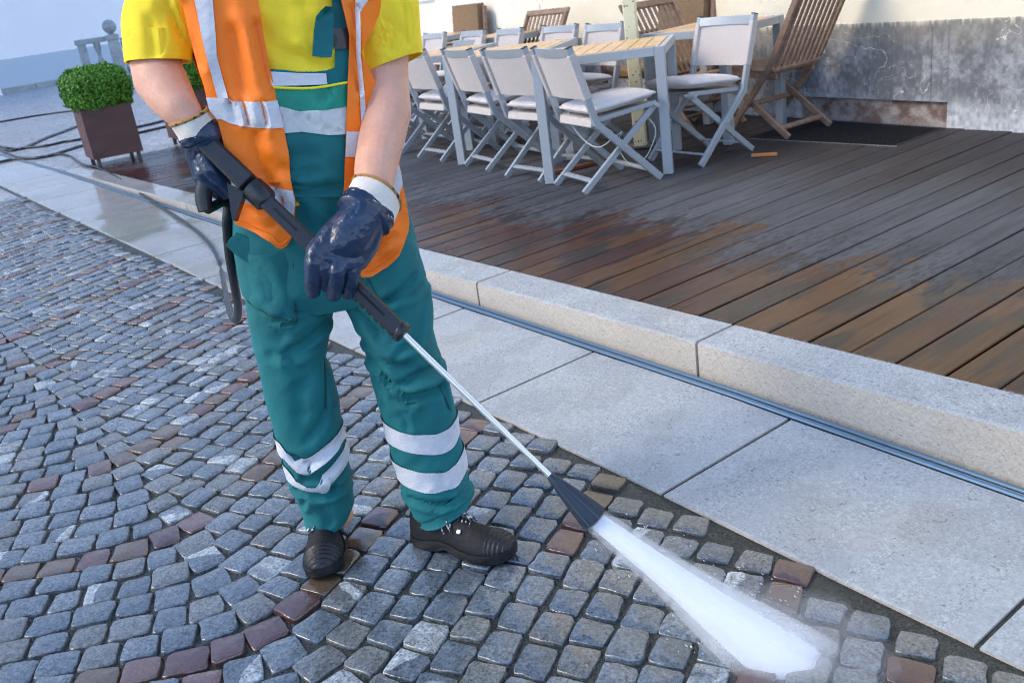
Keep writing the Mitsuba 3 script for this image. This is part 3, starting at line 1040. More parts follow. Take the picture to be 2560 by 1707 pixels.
def soft(man, edge=0.012, it=14):
    q = man.refine_to_length(edge).to_mesh()
    t = trimesh.Trimesh(np.array(q.vert_properties[:, :3], float), np.array(q.tri_verts), process=False)
    t.merge_vertices()
    trimesh.smoothing.filter_taubin(t, 0.5, 0.52, it)
    return t


# torso sections: z, centre u, half width, centre v, half depth
TORSO = np.array([[0.50, 0.012, 0.196, -0.010, 0.118], [0.62, 0.012, 0.198, -0.010, 0.122], [0.72, 0.012, 0.192, -0.012, 0.120], [0.84, 0.012, 0.170, -0.012, 0.116],
                  [0.93, 0.012, 0.166, -0.012, 0.122], [1.04, 0.014, 0.172, -0.014, 0.118], [1.14, 0.016, 0.180, -0.018, 0.114], [1.24, 0.018, 0.186, -0.022, 0.108],
                  [1.30, 0.018, 0.172, -0.026, 0.092], [1.35, 0.018, 0.105, -0.030, 0.070], [1.375, 0.018, 0.062, -0.030, 0.056]])


def tor(z, k):
    return np.interp(z, TORSO[:, 0], TORSO[:, k])


def front(u, z, grow=0.0):
    x = (u - tor(z, 1)) / (tor(z, 2) + grow)
    return tor(z, 3) + (tor(z, 4) + grow) * np.clip(1 - np.abs(x) ** 2.4, 0, 1) ** (1 / 2.4)


def seg_dist(P, a, b):
    a, b = V(a), V(b)
    ab = b - a
    t = np.clip(((P - a) @ ab) / max(ab @ ab, 1e-9), 0, 1)
    d = P - a - t[:, None] * ab
    side = np.sign(ab[0] * (P[:, 1] - a[1]) - ab[1] * (P[:, 0] - a[0]))
    return np.linalg.norm(d, axis=1), side


def creases(P, strokes):
    """P: (n, 2) points (u, z); strokes: (polyline, width, depth) -> displacement; a groove with a swell beside it"""
    out = np.zeros(len(P))
    for pl, w, amp in strokes:
        D, S = np.full(len(P), 9.0), np.zeros(len(P))
        for a, b in zip(pl[:-1], pl[1:]):
            d, s = seg_dist(P, a, b)
            k = d < D
            D[k], S[k] = d[k], s[k]
        out += 1.7 * amp * (-np.exp(-(D / (0.72 * w)) ** 2) + 0.70 * np.exp(-((D - 1.6 * w) / (1.1 * w)) ** 2) * np.where(S > 0, 1.0, 0.35))
    return out


def patch(poly, off, thick=0.0025, res=0.011, strokes=(), amp=0.003, freq=18.0, seed=0.0, base=None, extra=None):
    """a piece of cloth lying on the torso: outline in (u, z)"""
    pg = sg.Polygon(poly).buffer(0)
    if pg.geom_type != 'Polygon':
        pg = max(pg.geoms, key=lambda q: q.area)
    n = max(8, int(pg.exterior.length / res))
    B = np.array([pg.exterior.interpolate(i / n, normalized=True).coords[0] for i in range(n)])
    cn = np.array(pg.exterior.coords)[:-1]
    B = np.vstack([B, cn])
    x0, y0, x1, y1 = pg.bounds
    X, Y = np.meshgrid(np.arange(x0, x1, res), np.arange(y0, y1, res))
    G_ = np.stack([X.ravel(), Y.ravel()], 1)
    inner = pg.buffer(-res * 0.55)
    G_ = G_[[inner.contains(sg.Point(q)) for q in G_]] if not inner.is_empty else G_[:0]
    Q = np.vstack([B, G_])
    Q = Q[np.unique(np.round(Q, 5), axis=0, return_index=True)[1]]
    t = Delaunay(Q).simplices
    c = Q[t].mean(1)
    big = pg.buffer(1e-6)
    ar = np.abs(np.cross(Q[t[:, 1]] - Q[t[:, 0]], Q[t[:, 2]] - Q[t[:, 0]]))
    t = t[(ar > 1e-9) & np.array([big.contains(sg.Point(q)) for q in c])]
    sgn = np.cross(Q[t[:, 1]] - Q[t[:, 0]], Q[t[:, 2]] - Q[t[:, 0]])
    t[sgn > 0] = t[sgn > 0][:, ::-1]          # faces outward (+v) seen from the front
    u, z = Q[:, 0], Q[:, 1]
    d = amp * 2 * (meshkit.fbm(np.stack([u * freq, z * freq * 0.45, u * 0 + seed], 1), 3) - 0.5)
    if strokes:
        d = d + creases(Q, strokes)
    if extra is not None:
        d = d + extra(u, z)
    v = (base(u, z) if base else front(u, z, off)) + d + (off if base else 0)
    top = np.stack([u, v, z], 1)
    bot = top - [0, thick, 0]
    nq = len(Q)
    f = [t, t[:, ::-1] + nq]
    e = np.vstack([t[:, [0, 1]], t[:, [1, 2]], t[:, [2, 0]]])
    es = np.sort(e, 1)
    _, inv, cnt = np.unique(es, axis=0, return_inverse=True, return_counts=True)
    bd = e[cnt[inv.ravel()] == 1]
    f += [np.stack([bd[:, 1], bd[:, 0], bd[:, 0] + nq], 1), np.stack([bd[:, 1], bd[:, 0] + nq, bd[:, 1] + nq], 1)]
    return pw(np.vstack([top, bot])), np.vstack(f)[:, ::-1]


def interp_poly(pl, z):
    p = np.array(sorted(pl, key=lambda q: q[1]))
    return np.interp(z, p[:, 1], p[:, 0])


person = thing('person', 'worker in orange vest, yellow shirt and green overalls aiming a washing lance at the ground', 'person')

# ---- body
cc = lambda q, r: (q, r)
R_ARM = [([-0.165, -0.035, 1.275], 0.062), ([-0.215, -0.045, 1.19], 0.056), ([-0.26,-0.01,1.1278], 0.050), ([-0.2528,0.02,1.0923], 0.0555), ([-0.2394,0.05,1.0628], 0.049), ([-0.2238,0.08,1.0367], 0.041), ([-0.2096,0.092,1.0151], 0.033), ([-0.2014,0.09,0.9929], 0.024)]
L_ARM = [([0.205, -0.03, 1.275], 0.062), ([0.243, -0.01, 1.17], 0.056), ([0.216,0.03,1.0472], 0.051), ([0.2075,0.065,1.0028], 0.0495), ([0.199,0.09,0.9618], 0.052), ([0.1736,0.13,0.9146], 0.0495), ([0.1481,0.18,0.8703], 0.0455), ([0.1299,0.22,0.8307], 0.041), ([0.1035,0.26,0.7907], 0.038)]
R_LEG = [([-0.09, -0.01, 0.70], 0.095), ([-0.115, 0.0, 0.48], 0.070), ([-0.12, -0.01, 0.34], 0.056), ([-0.12, -0.05, 0.20], 0.052), ([-0.105, -0.07, 0.0], 0.040), ([-0.10, -0.065, -0.06], 0.038)]
L_LEG = [([0.10, 0.0, 0.70], 0.095), ([0.13, 0.045, 0.48], 0.070), ([0.14, 0.06, 0.34], 0.056), ([0.145, 0.06, 0.20], 0.052), ([0.135, 0.075, 0.0], 0.040), ([0.135, 0.085, -0.06], 0.038)]
TRUNK = [([-0.05, -0.015, 0.70], 0.11), ([-0.05, -0.015, 0.90], 0.10), ([-0.06, -0.02, 1.10], 0.10), ([-0.06, -0.03, 1.23], 0.085)]
TRUNK2 = [([q[0][0] * -1 + 0.03, q[0][1], q[0][2]], q[1]) for q in TRUNK]
NECK = [([0.018, -0.035, 1.25], 0.08), ([0.018, -0.02, 1.38], 0.055), ([0.018, 0.0, 1.43], 0.055)]
HEAD = [([0.018, 0.01, 1.545], 0.088), ([0.018, -0.012, 1.56], 0.090), ([0.018, 0.045, 1.45], 0.050), ([0.018, 0.035, 1.50], 0.066), ([0.018, 0.01, 1.545], 0.088)]
NOSE = [([0.018, 0.098, 1.535], 0.010), ([0.018, 0.112, 1.500], 0.015), ([0.018, 0.09, 1.495], 0.016)]
EARS = [[([0.018 + s * 0.078, -0.005, 1.53], 0.016), ([0.018 + s * 0.086, -0.015, 1.50], 0.014)] for s in (-1, 1)]
BROW = [([-0.02, 0.083, 1.548], 0.014), ([0.056, 0.083, 1.548], 0.014)]
LIPS = [([-0.004, 0.083, 1.464], 0.011), ([0.040, 0.083, 1.464], 0.011)]
bm = soft(chain([R_ARM, L_ARM, R_LEG, L_LEG, TRUNK, TRUNK2, [TRUNK[1], TRUNK2[1]], [TRUNK[3], R_ARM[0]], [TRUNK2[3], L_ARM[0]], [TRUNK[0], R_LEG[0]], [TRUNK2[0], L_LEG[0]], NECK, HEAD, NOSE, BROW, LIPS] + EARS), 0.013, 10)
bv = np.array(bm.vertices)
put('body', (pw(bv), np.array(bm.faces)), 'm_skin', person, smooth=True)
hv, hf = np.array(trimesh.creation.icosphere(4).vertices), np.array(trimesh.creation.icosphere(4).faces)
hv = hv * [0.094, 0.104, 0.098] + [0.018, -0.012, 1.572]
hv[:, 2] = np.where(hv[:, 1] > 0.03, np.maximum(hv[:, 2], 1.575 + 0.6 * (hv[:, 1] - 0.03)), np.maximum(hv[:, 2], 1.49))
hv += 0.006 * (meshkit.fbm(hv * 60, 3)[:, None] - 0.5)
put('hair', (pw(hv), hf), 'm_hair', person, smooth=True)
for s in (-1, 1):
    mb = MB()
    ev = np.array(trimesh.creation.icosphere(2).vertices) * 0.0125 + [0.018 + s * 0.032, 0.079, 1.527]
    mb.add(pw(ev), trimesh.creation.icosphere(2).faces)
    put('eye', mb, 'm_silver', person, smooth=True)

# ---- t-shirt
zs = np.linspace(0.80, 1.375, 44)
th = np.linspace(0, 2 * np.pi, 73)[:-1]


def ring(z, g, k=2.4):
    c, s = np.cos(th), np.sin(th)
    cc_ = np.sign(c) * np.abs(c) ** (2 / k)
    ss_ = np.sign(s) * np.abs(s) ** (2 / k)
    return np.stack([tor(z, 1) + (tor(z, 2) + g) * cc_, tor(z, 3) + (tor(z, 4) + g) * ss_, z + 0 * c], 1)


rings = np.array([ring(z, 0.010) for z in zs])
nz = meshkit.fbm(np.stack([rings[..., 0] * 14, rings[..., 1] * 14, rings[..., 2] * 8], -1), 3) - 0.5
rings[..., 1] += 0.020 * nz
fold = creases(rings[..., [0, 2]].reshape(-1, 2), [([[0.0405,1.149],[0.0548,1.1273],[0.1041,1.0896]], 0.016, 0.004), ([[0.061,1.2013],[0.0725,1.1595],[0.0645,1.1138]], 0.018, 0.005), ([[0.0321,1.1093],[0.0599,1.0915],[0.1011,1.0745]], 0.014, 0.006), ([[-0.0225,1.1752],[0.0027,1.1247],[0.0679,1.0832]], 0.016, 0.004), ([[0.0114,1.2014],[0.0077,1.1476],[0.0118,1.0915]], 0.02, 0.004)]).reshape(rings.shape[:2])
rings[..., 1] += np.where(rings[..., 1] > 0.02, fold, 0)
mb = MB()
v, f = stitch(rings, True, False)
mb.add(pw(v), f[:, ::-1])


def sleeve(cen, rad, hem_n, hem_off, seed, n=26, strokes=()):
    """cen, rad: path of the sleeve and its radii (across in the u-z plane, depth); the last rings turn inwards"""
    c = smooth_path(cen, n)
    r = smooth_path(rad, n)
    t = np.gradient(c, axis=0)
    t /= np.linalg.norm(t, axis=1, keepdims=True)
    w = np.linspace(0, 1, n) ** 2
    out = []
    a = np.arange(48) * 2 * np.pi / 48
    for k in range(n):
        d = nrm(t[k] * (1 - w[k]) + np.asarray(hem_n) * w[k])
        x = nrm(np.cross([0, 1, 0], d))
        y = np.cross(d, x)
        P = c[k] + r[k, 0] * np.cos(a)[:, None] * x + r[k, 1] * np.sin(a)[:, None] * y
        m_ = 0.020 * (meshkit.fbm(np.stack([np.cos(a) * 1.6 + seed, np.sin(a) * 1.6, a * 0 + k / n * 1.6], 1), 3) - 0.5) * min(1, k / 6)
        P += m_[:, None] * (np.cos(a)[:, None] * x + np.sin(a)[:, None] * y)
        out.append(P)
    out = np.array(out)
    if strokes:
        dd = creases(out[..., [0, 2]].reshape(-1, 2), strokes).reshape(out.shape[:2])
        out[..., 1] += np.where(out[..., 1] > c[:, 1][:, None], dd, 0)
    last = out[-1]
    m0 = last.mean(0)
    for g_, back in ((0.955, 0.0), (0.93, 0.02), (0.92, 0.06)):
        out = np.concatenate([out, (m0 + (last - m0) * g_ - np.asarray(hem_n) * back)[None]])
    return stitch(out, True, False)


v, f = sleeve([[-0.10, -0.03, 1.30], [-0.165, -0.035, 1.275], [-0.222, -0.035, 1.215], [-0.2438,-0.012,1.1565], [-0.2526,-0.004,1.1287]], [[.07, .07], [.08, .076], [.080, .074], [.070, .068], [.0665, .066]], (-0.12, 0.16, -1), 0, 2.0,
              strokes=[([[-0.2144,1.2334],[-0.2189,1.1914],[-0.2349,1.1536]], 0.010, 0.004), ([[-0.1923,1.2228],[-0.1926,1.1846],[-0.183,1.1539]], 0.009, 0.006), ([[-0.1987,1.2463],[-0.2009,1.2011],[-0.1925,1.1723]], 0.009, 0.005), ([[-0.2409,1.2143],[-0.2431,1.1764],[-0.2493,1.1464]], 0.013, 0.004)])
mb.add(pw(v), f[:, ::-1])
v, f = sleeve([[0.13, -0.03, 1.30], [0.20, -0.03, 1.275], [0.242, -0.018, 1.205], [0.2358,0.012,1.1006], [0.233,0.022,1.0519]], [[.07, .07], [.080, .076], [.076, .074], [.072, .070], [.0755, .068]], (0.20, 0.22, -1), 0, 5.0,
              strokes=[([[0.2571,1.1375],[0.2436,1.1103],[0.2296,1.0895]], 0.009, 0.004), ([[0.2796,1.1585],[0.2716,1.1226],[0.2665,1.094]], 0.009, 0.005), ([[0.2455,1.1584],[0.2241,1.1341],[0.2013,1.1034]], 0.009, 0.005)])
mb.add(pw(v), f[:, ::-1])
put('t_shirt', mb, 'm_yellow', person, smooth=40)

# ---- trousers of the bib overalls: two legs and a seat
tm = MB()


def leg(outer, inner, zz, vc, b, strokes, seed, hem):
    """outer, inner: edges (u, z); zz: levels; vc, b: centre and half depth by level"""
    a = np.arange(60) * 2 * np.pi / 60
    R_ = []
    for k, z in enumerate(zz):
        uo, ui = interp_poly(outer, z), interp_poly(inner, z)
        c, h = (uo + ui) / 2, abs(uo - ui) / 2
        e = 2.25
        C, S = np.cos(a), np.sin(a)
        C, S = np.sign(C) * np.abs(C) ** (2 / e), np.sign(S) * np.abs(S) ** (2 / e)
        zr = z + hem(C, S) * np.clip(1 - (z - zz[-1]) / 0.10, 0, 1)
        R_.append(np.stack([c + h * C, np.interp(z, *vc) + np.interp(z, *b) * S, zr], 1))
    R_ = np.array(R_)
    n_ = meshkit.fbm(np.stack([R_[..., 0] * 9 + seed, R_[..., 1] * 9, R_[..., 2] * 11 + R_[..., 0] * 8], -1), 3) - 0.5
    n2 = np.abs(meshkit.fbm(np.stack([R_[..., 0] * 11 + seed + 5, R_[..., 1] * 10, R_[..., 2] * 17 - R_[..., 0] * 12], -1), 2) - 0.5)
    d = 0.009 * n_ - 0.016 * n2 + 0.003
    d = d + np.where(R_[..., 1] > np.interp(R_[..., 2], *vc), creases(R_[..., [0, 2]].reshape(-1, 2), strokes).reshape(R_.shape[:2]), 0)
    R_[..., 0] += 0.45 * d * np.cos(a)
    R_[..., 1] += d * np.sin(a)
    last = R_[-1]
    m0 = last.mean(0)
    for g_, up in ((0.96, 0.0), (0.93, 0.015), (0.90, 0.05)):
        R_ = np.concatenate([R_, (m0 + (last - m0) * g_ + [0, 0, up])[None]])
    return R_


ROUT = [[-0.1835,0.748],[-0.1833,0.6924],[-0.1895,0.6256],[-0.1996,0.5407],[-0.2029,0.4669],[-0.2035,0.397],[-0.2054,0.3074],[-0.2043,0.2316],[-0.2028,0.1551],[-0.1998,0.0763],[-0.1916,0.0126],[-0.1877,-0.0438]]
RIN = [[-0.0007,0.5428],[-0.0151,0.492],[-0.0346,0.4447],[-0.0457,0.4041],[-0.0361,0.3739],[-0.0341,0.3262],[-0.0358,0.2664],[-0.0442,0.2127],[-0.0432,0.146],[-0.0462,0.0826],[-0.0522,-0.0144],[-0.0813,-0.0641],[0.012,0.6],[0.014,0.7]]
LIN = [[0.014,0.7],[0.016,0.6],[0.0196,0.5592],[0.0289,0.5221],[0.042,0.4747],[0.0504,0.4154],[0.0513,0.3597],[0.055,0.2866],[0.0607,0.2238],[0.0624,0.1485],[0.0688,0.0983],[0.0721,0.0374],[0.0915,-0.0145],[0.0831,-0.0632]]
LOUT = [[0.2138,0.681],[0.2216,0.6283],[0.2271,0.5603],[0.2271,0.492],[0.2202,0.4329],[0.225,0.3731],[0.2331,0.2956],[0.239,0.2198],[0.236,0.1806],[0.2429,0.1025],[0.2385,0.0326],[0.242,-0.019],[0.2336,-0.0313]]
RVC, RB = ([-0.1, 0.1, 0.35, 0.7], [-0.050, -0.035, 0.0, -0.01]), ([-0.1, 0.15, 0.4, 0.7], [0.075, 0.082, 0.092, 0.122])
LVC, LB = ([-0.1, 0.1, 0.35, 0.7], [0.075, 0.060, 0.05, -0.005]), ([-0.1, 0.15, 0.4, 0.7], [0.080, 0.088, 0.095, 0.122])
RST = [([[0.0018,0.5677],[-0.0387,0.5662],[-0.082,0.5626]], 0.010, 0.008), ([[-0.0107,0.546],[-0.0478,0.5482],[-0.0841,0.5403]], 0.009, 0.006), ([[-0.0227,0.5108],[-0.0708,0.4877],[-0.1228,0.4715]], 0.013, 0.011), ([[-0.037,0.467],[-0.0732,0.4633],[-0.1187,0.4529]], 0.012, 0.006),
       ([[-0.1436,0.5587],[-0.0873,0.5381]], 0.007, 0.006), ([[-0.108,0.4267],[-0.1316,0.4558],[-0.1585,0.4678]], 0.016, 0.006), ([[-0.0457,0.4164],[-0.06,0.3462],[-0.0711,0.2989]], 0.006, 0.004), ([[-0.1572,0.58],[-0.1551,0.5427],[-0.1283,0.5082]], 0.014, 0.005), ([[-0.1041,0.3911],[-0.1239,0.3499],[-0.126,0.3139]], 0.02, 0.006),
       ([[-0.0514,0.2033],[-0.0931,0.1902],[-0.1368,0.1674],[-0.1708,0.1897]], 0.011, 0.010), ([[-0.0413,0.1701],[-0.0838,0.1468],[-0.1192,0.1216],[-0.1549,0.1241]], 0.012, 0.011), ([[-0.0507,0.0631],[-0.0989,0.0689],[-0.1416,0.0698],[-0.1812,0.084]], 0.011, 0.011), ([[-0.1683,0.0574],[-0.1805,0.0287]], 0.008, 0.007), ([[-0.0689,0.0961],[-0.0904,0.0808],[-0.1002,0.0622]], 0.009, 0.007), ([[-0.1265,0.0211],[-0.1224,-0.0198]], 0.015, 0.006), ([[-0.0711,0.2981],[-0.0895,0.2663],[-0.1262,0.2322]], 0.014, 0.006)]
LST = [([[0.1922,0.5893],[0.1502,0.5668],[0.1094,0.5512]], 0.010, 0.009), ([[0.2225,0.5576],[0.1587,0.5537],[0.1144,0.5493]], 0.010, 0.007), ([[0.0274,0.5586],[0.0587,0.5263],[0.0891,0.4706]], 0.010, 0.007), ([[0.0476,0.4534],[0.0784,0.4126],[0.139,0.3943]], 0.013, 0.009), ([[0.1663,0.4388],[0.1385,0.4391],[0.1171,0.4276]], 0.009, 0.008),
       ([[0.2102,0.3645],[0.1599,0.3684],[0.1155,0.356]], 0.012, 0.014), ([[0.0546,0.4128],[0.0961,0.3505],[0.1307,0.3224],[0.1949,0.3135]], 0.013, 0.015), ([[0.0512,0.3655],[0.0905,0.3196],[0.126,0.2957]], 0.012, 0.008), ([[0.198,0.3397],[0.2111,0.2963],[0.2136,0.2579]], 0.007, 0.006), ([[0.2081,0.5377],[0.1906,0.4835],[0.1678,0.4474]], 0.014, 0.006), ([[0.1092,0.4603],[0.0869,0.4885],[0.0556,0.5241]], 0.016, 0.005),
       ([[0.0612,0.3835],[0.0654,0.3307],[0.0682,0.2842]], 0.006, 0.005), ([[0.2346,0.0296],[0.1887,0.0189],[0.1425,0.0243],[0.089,0.0387]], 0.010, 0.012), ([[0.2298,0.006],[0.167,-0.0092],[0.1257,-0.0302],[0.0945,-0.0467]], 0.009, 0.010), ([[0.1016,0.2734],[0.1109,0.2417]], 0.010, 0.005), ([[0.1642,0.0988],[0.1647,0.064],[0.181,0.0491]], 0.012, 0.004)]
zr_ = np.concatenate([np.linspace(0.70, 0.20, 52), np.linspace(0.19, -0.052, 38)])
RR = leg(ROUT, RIN, zr_, RVC, RB, RST, 1.0, lambda C, S: 0.006 * C - 0.018 * np.clip(-S, 0, 1))
zl_ = np.concatenate([np.linspace(0.70, 0.20, 52), np.linspace(0.19, -0.015, 34)])
LR = leg(LOUT, LIN, zl_, LVC, LB, LST, 7.0, lambda C, S: 0.030 * C - 0.050 * np.clip(-S, 0, 1) - 0.012)
for R_ in (RR, LR):
    v, f = stitch(R_, True, False)
    tm.add(pw(v), f[:, ::-1])
zs2 = np.linspace(0.545, 0.86, 30)
pr = np.array([ring(z, 0.014 if z > 0.6 else 0.014 - 0.35 * (0.6 - z)) for z in zs2])
pr[..., 1] += 0.014 * (meshkit.fbm(np.stack([pr[..., 0] * 15, pr[..., 1] * 9, pr[..., 2] * 9], -1), 3) - 0.5)
dd = creases(pr[..., [0, 2]].reshape(-1, 2), [([[0.0049,0.8049],[0.0033,0.7639],[0.002,0.7271]], 0.006, 0.006), ([[-0.0332,0.8103],[-0.0175,0.7758],[-0.0089,0.7421]], 0.014, 0.007), ([[0.0544,0.7848],[0.0304,0.7588],[0.0106,0.7384]], 0.016, 0.006), ([[-0.0327,0.834],[0.0156,0.8235],[0.0746,0.8239]], 0.006, 0.008)]).reshape(pr.shape[:2])
pr[..., 1] += np.where(pr[..., 1] > 0.02, dd, 0)
v, f = stitch(pr, True, True)
tm.add(pw(v), f[:, ::-1])
trousers = put('overalls', tm, 'm_green', person, smooth=60)

# reflective bands round the shins
def band(R_, zz, top, bot, name):
    """top, bot: polylines (u, z) across the front; the band keeps their height round the back"""
    rows = []
    for w in np.linspace(0, 1, 5):
        row = []
        for j in range(R_.shape[1]):
            col = R_[:len(zz), j]
            u_ = col[len(zz) // 2, 0]
            z_ = None
            for _ in range(3):
                zt = np.interp(u_, [q[0] for q in top], [q[1] for q in top])
                zb = np.interp(u_, [q[0] for q in bot], [q[1] for q in bot])
                z_ = zt + (zb - zt) * w
                u_ = np.interp(-z_, -col[:, 2], col[:, 0])
            q = np.array([np.interp(-z_, -col[:, 2], col[:, c]) for c in (0, 1)] + [z_])
            row.append(q)
        row = np.array(row)
        m0 = row.mean(0)
        d = row - m0
        d[:, 2] = 0
        row = row + d / (np.linalg.norm(d, axis=1, keepdims=True) + 1e-9) * 0.0040
        rows.append(row)
    v, f = stitch(np.array(rows), True, False)
    put(name, (pw(v), f[:, ::-1]), 'm_silver', trousers, smooth=True)


band(RR, zr_, [[-0.1932,0.2293],[-0.1759,0.1929],[-0.1649,0.1748],[-0.1472,0.1804],[-0.0896,0.2048],[-0.0578,0.2205],[-0.0459,0.2277]], [[-0.1903,0.1881],[-0.1704,0.1488],[-0.1436,0.1332],[-0.1334,0.146],[-0.0982,0.1627],[-0.0624,0.1826],[-0.05,0.1914]], 'reflective_band')
band(RR, zr_, [[-0.1919,0.1493],[-0.176,0.1227],[-0.153,0.1027],[-0.1296,0.0982],[-0.1162,0.1191],[-0.0689,0.15],[-0.0432,0.1641]], [[-0.1923,0.1027],[-0.1629,0.0844],[-0.1183,0.0643],[-0.1003,0.0693],[-0.1,0.0939],[-0.0685,0.1135],[-0.0475,0.1237]], 'reflective_band')
band(LR, zl_, [[0.0603,0.2418],[0.1137,0.2236],[0.1717,0.2102],[0.2054,0.2118],[0.2267,0.2215]], [[0.0598,0.19],[0.1051,0.1745],[0.1777,0.1543],[0.2089,0.1572],[0.2315,0.1735]], 'reflective_band')
band(LR, zl_, [[0.0666,0.1361],[0.1112,0.1222],[0.1701,0.1075],[0.2081,0.1131],[0.235,0.1267]], [[0.0716,0.0784],[0.1256,0.0622],[0.1742,0.0563],[0.2062,0.0617],[0.2316,0.0742]], 'reflective_band')

# bib
bib = [[[-0.0315,1.0883],[0.0037,1.0807],[0.0246,1.0743],[0.0632,1.0685],[0.0864,1.0675],[0.1078,1.0699],[0.1371,1.0688]], [[0.122,0.9601],[0.0927,0.8272],[0.0776,0.8034]], [[-0.0355,0.8222],[-0.0463,0.8433],[-0.0414,0.9617],[-0.0382,1.0433]]]
bib = bib[0] + bib[1] + bib[2]
put('bib', patch(bib, 0.0215, 0.004, strokes=[([[-0.032,0.8445],[-0.0133,0.8318],[0.0629,0.8275]], 0.012, 0.007), ([[-0.0315,0.8753],[-0.0054,0.8692],[0.024,0.864]], 0.014, 0.004), ([[-0.0187,0.9067],[-0.0041,0.9042],[0.0234,0.898]], 0.02, 0.004)], amp=0.004, freq=12), 'm_green', trousers, smooth=50)
put('chest_panel', patch([[-0.0268,1.0491],[0.0385,1.0378],[0.0826,1.0351],[0.126,1.0343],[0.1172,0.9893],[0.0736,0.9903],[0.0148,0.9958],[-0.0232,1.0125]], 0.0268, 0.002, amp=0.004, freq=16, seed=4, strokes=[([[0.1044,1.0622],[0.0831,1.028],[0.0644,1.0073]], 0.008, 0.005)]), 'm_green_bright', trousers, smooth=50)
put('reflective_band', patch([[-0.0237,1.0126],[0.0149,0.9964],[0.0737,0.9909],[0.1183,0.99],[0.1063,0.9334],[0.0632,0.9393],[0.0121,0.955],[-0.0247,0.9578]], 0.0285, 0.002, amp=0.003, strokes=[([[-0.0154,1.0074],[0.0261,0.9786],[0.0883,0.943]], 0.005, 0.003)]), 'm_silver_worn', trousers, smooth=50)
put('name_strip', patch([[-0.0294,1.0833],[0.025,1.0717],[0.0839,1.0622],[0.0819,1.0405],[0.0256,1.0471],[-0.0292,1.0543]], 0.0275, 0.002, amp=0.0015), 'm_silver', trousers, smooth=50)
mb = MB()
pl = np.array([[-0.0278,1.0515],[0.0045,1.0448],[0.0388,1.0392],[0.0622,1.0374],[0.083,1.0368],[0.104,1.0371],[0.1275,1.037]])
pl = smooth_path(pl, 24)
tube(mb, pw(np.stack([pl[:, 0], front(pl[:, 0], pl[:, 1], 0.0285), pl[:, 1]], 1)), 0.0026, 8)
put('yellow_piping', mb, 'm_piping', trousers, smooth=True)
put('waistband', patch([[-0.0386,0.8351],[-0.0145,0.8265],[0.0156,0.8232],[0.0777,0.8236],[0.0748,0.8088],[0.0652,0.8079],[0.0119,0.8052],[-0.0182,0.8088],[-0.0388,0.8129]], 0.0205, 0.003, amp=0.003), 'm_green', trousers, smooth=50)
put('strap', patch([[0.1311,1.2316],[0.1518,1.2289],[0.1462,1.1753],[0.1496,1.1418],[0.119,1.1468],[0.1213,1.1787]], 0.0235, 0.003, amp=0.002), 'm_green', trousers, smooth=50)
put('strap', patch([[0.1128,1.1071],[0.1445,1.1025],[0.1368,1.0632],[0.1033,1.0682]], 0.0235, 0.003, amp=0.002), 'm_green', trousers, smooth=50)
bk = put('buckle', patch([[0.1173,1.1463],[0.153,1.1421],[0.1461,1.1023],[0.111,1.1066]], 0.0285, 0.010, res=0.02, amp=0.0), 'm_buckle', trousers, smooth=30)
put('slot', patch([[0.1135,1.1343],[0.1199,1.1334],[0.1201,1.1223],[0.1159,1.1134],[0.1094,1.1143]], 0.0305, 0.004, res=0.006, amp=0.0), 'm_plug', trousers, smooth=30)
put('strap_end', patch([[0.1218,1.188],[0.1093,1.1912],[0.0972,1.1835],[0.0863,1.1742],[0.077,1.1489],[0.0628,1.1004],[0.0822,1.0943],[0.1017,1.0923],[0.1113,1.1196],[0.1227,1.1723]], 0.034, 0.004, amp=0.004, seed=2, strokes=[([[0.0999,1.177],[0.1193,1.1836]], 0.006, 0.008)]), 'm_green', trousers, smooth=50)


# cargo pocket with its lifted flap on his right thigh
def on_leg(R_, zz, off, vcn):
    P = R_[:len(zz)].reshape(-1, 3)
    P = P[P[:, 1] > np.interp(P[:, 2], *vcn) - 0.01]
    tree = cKDTree(P[:, [0, 2]])

    def base(u, z):
        d, i = tree.query(np.stack([u, z], 1), k=4)
        w = 1 / (d + 1e-4)
        return (P[i, 1] * w).sum(1) / w.sum(1) + off
    return base


pb = on_leg(RR, zr_, 0.004, RVC)
put('cargo_pocket', patch([[-0.1597,0.7079],[-0.0659,0.7088],[-0.0665,0.6841],[-0.0889,0.5649],[-0.089,0.5366],[-0.1461,0.5598],[-0.1892,0.5889]], 0.0, 0.004, base=pb, amp=0.004, freq=14, strokes=[([[-0.1786,0.5899],[-0.1385,0.5701],[-0.0933,0.5462]], 0.004, 0.003), ([[-0.1488,0.6862],[-0.1292,0.6355],[-0.1338,0.603]], 0.018, 0.004)]), 'm_green', trousers, smooth=50)
flap = [[-0.2015,0.7333],[-0.1896,0.7466],[-0.1719,0.7589],[-0.1376,0.738],[-0.1052,0.7086],[-0.0871,0.6954],[-0.0637,0.706],[-0.0657,0.6843],[-0.0914,0.6755],[-0.1259,0.674],[-0.1516,0.6764],[-0.171,0.694],[-0.1893,0.7154]]
put('pocket_flap', patch(flap, 0.0, 0.004, base=lambda u, z: 0.070 + 0.02 * np.clip((u + 0.2) / 0.1, 0, 1) + 0 * z, amp=0.005, freq=10, seed=6), 'm_green', trousers, smooth=50)
for pl in ([[-0.0608,0.7124],[-0.0729,0.6463],[-0.087,0.5706],[-0.088,0.5434]], [[-0.1875,0.594],[-0.1442,0.5679],[-0.0888,0.5424]]):
    pl = smooth_path(np.array(pl), 20)
    mb = MB()
    tube(mb, pw(np.stack([pl[:, 0], pb(pl[:, 0], pl[:, 1]) + 0.0035, pl[:, 1]], 1)), 0.0018, 6)
    put('seam', mb, 'm_stitch', trousers, smooth=True)
lb = on_leg(LR, zl_, 0.001, LVC)
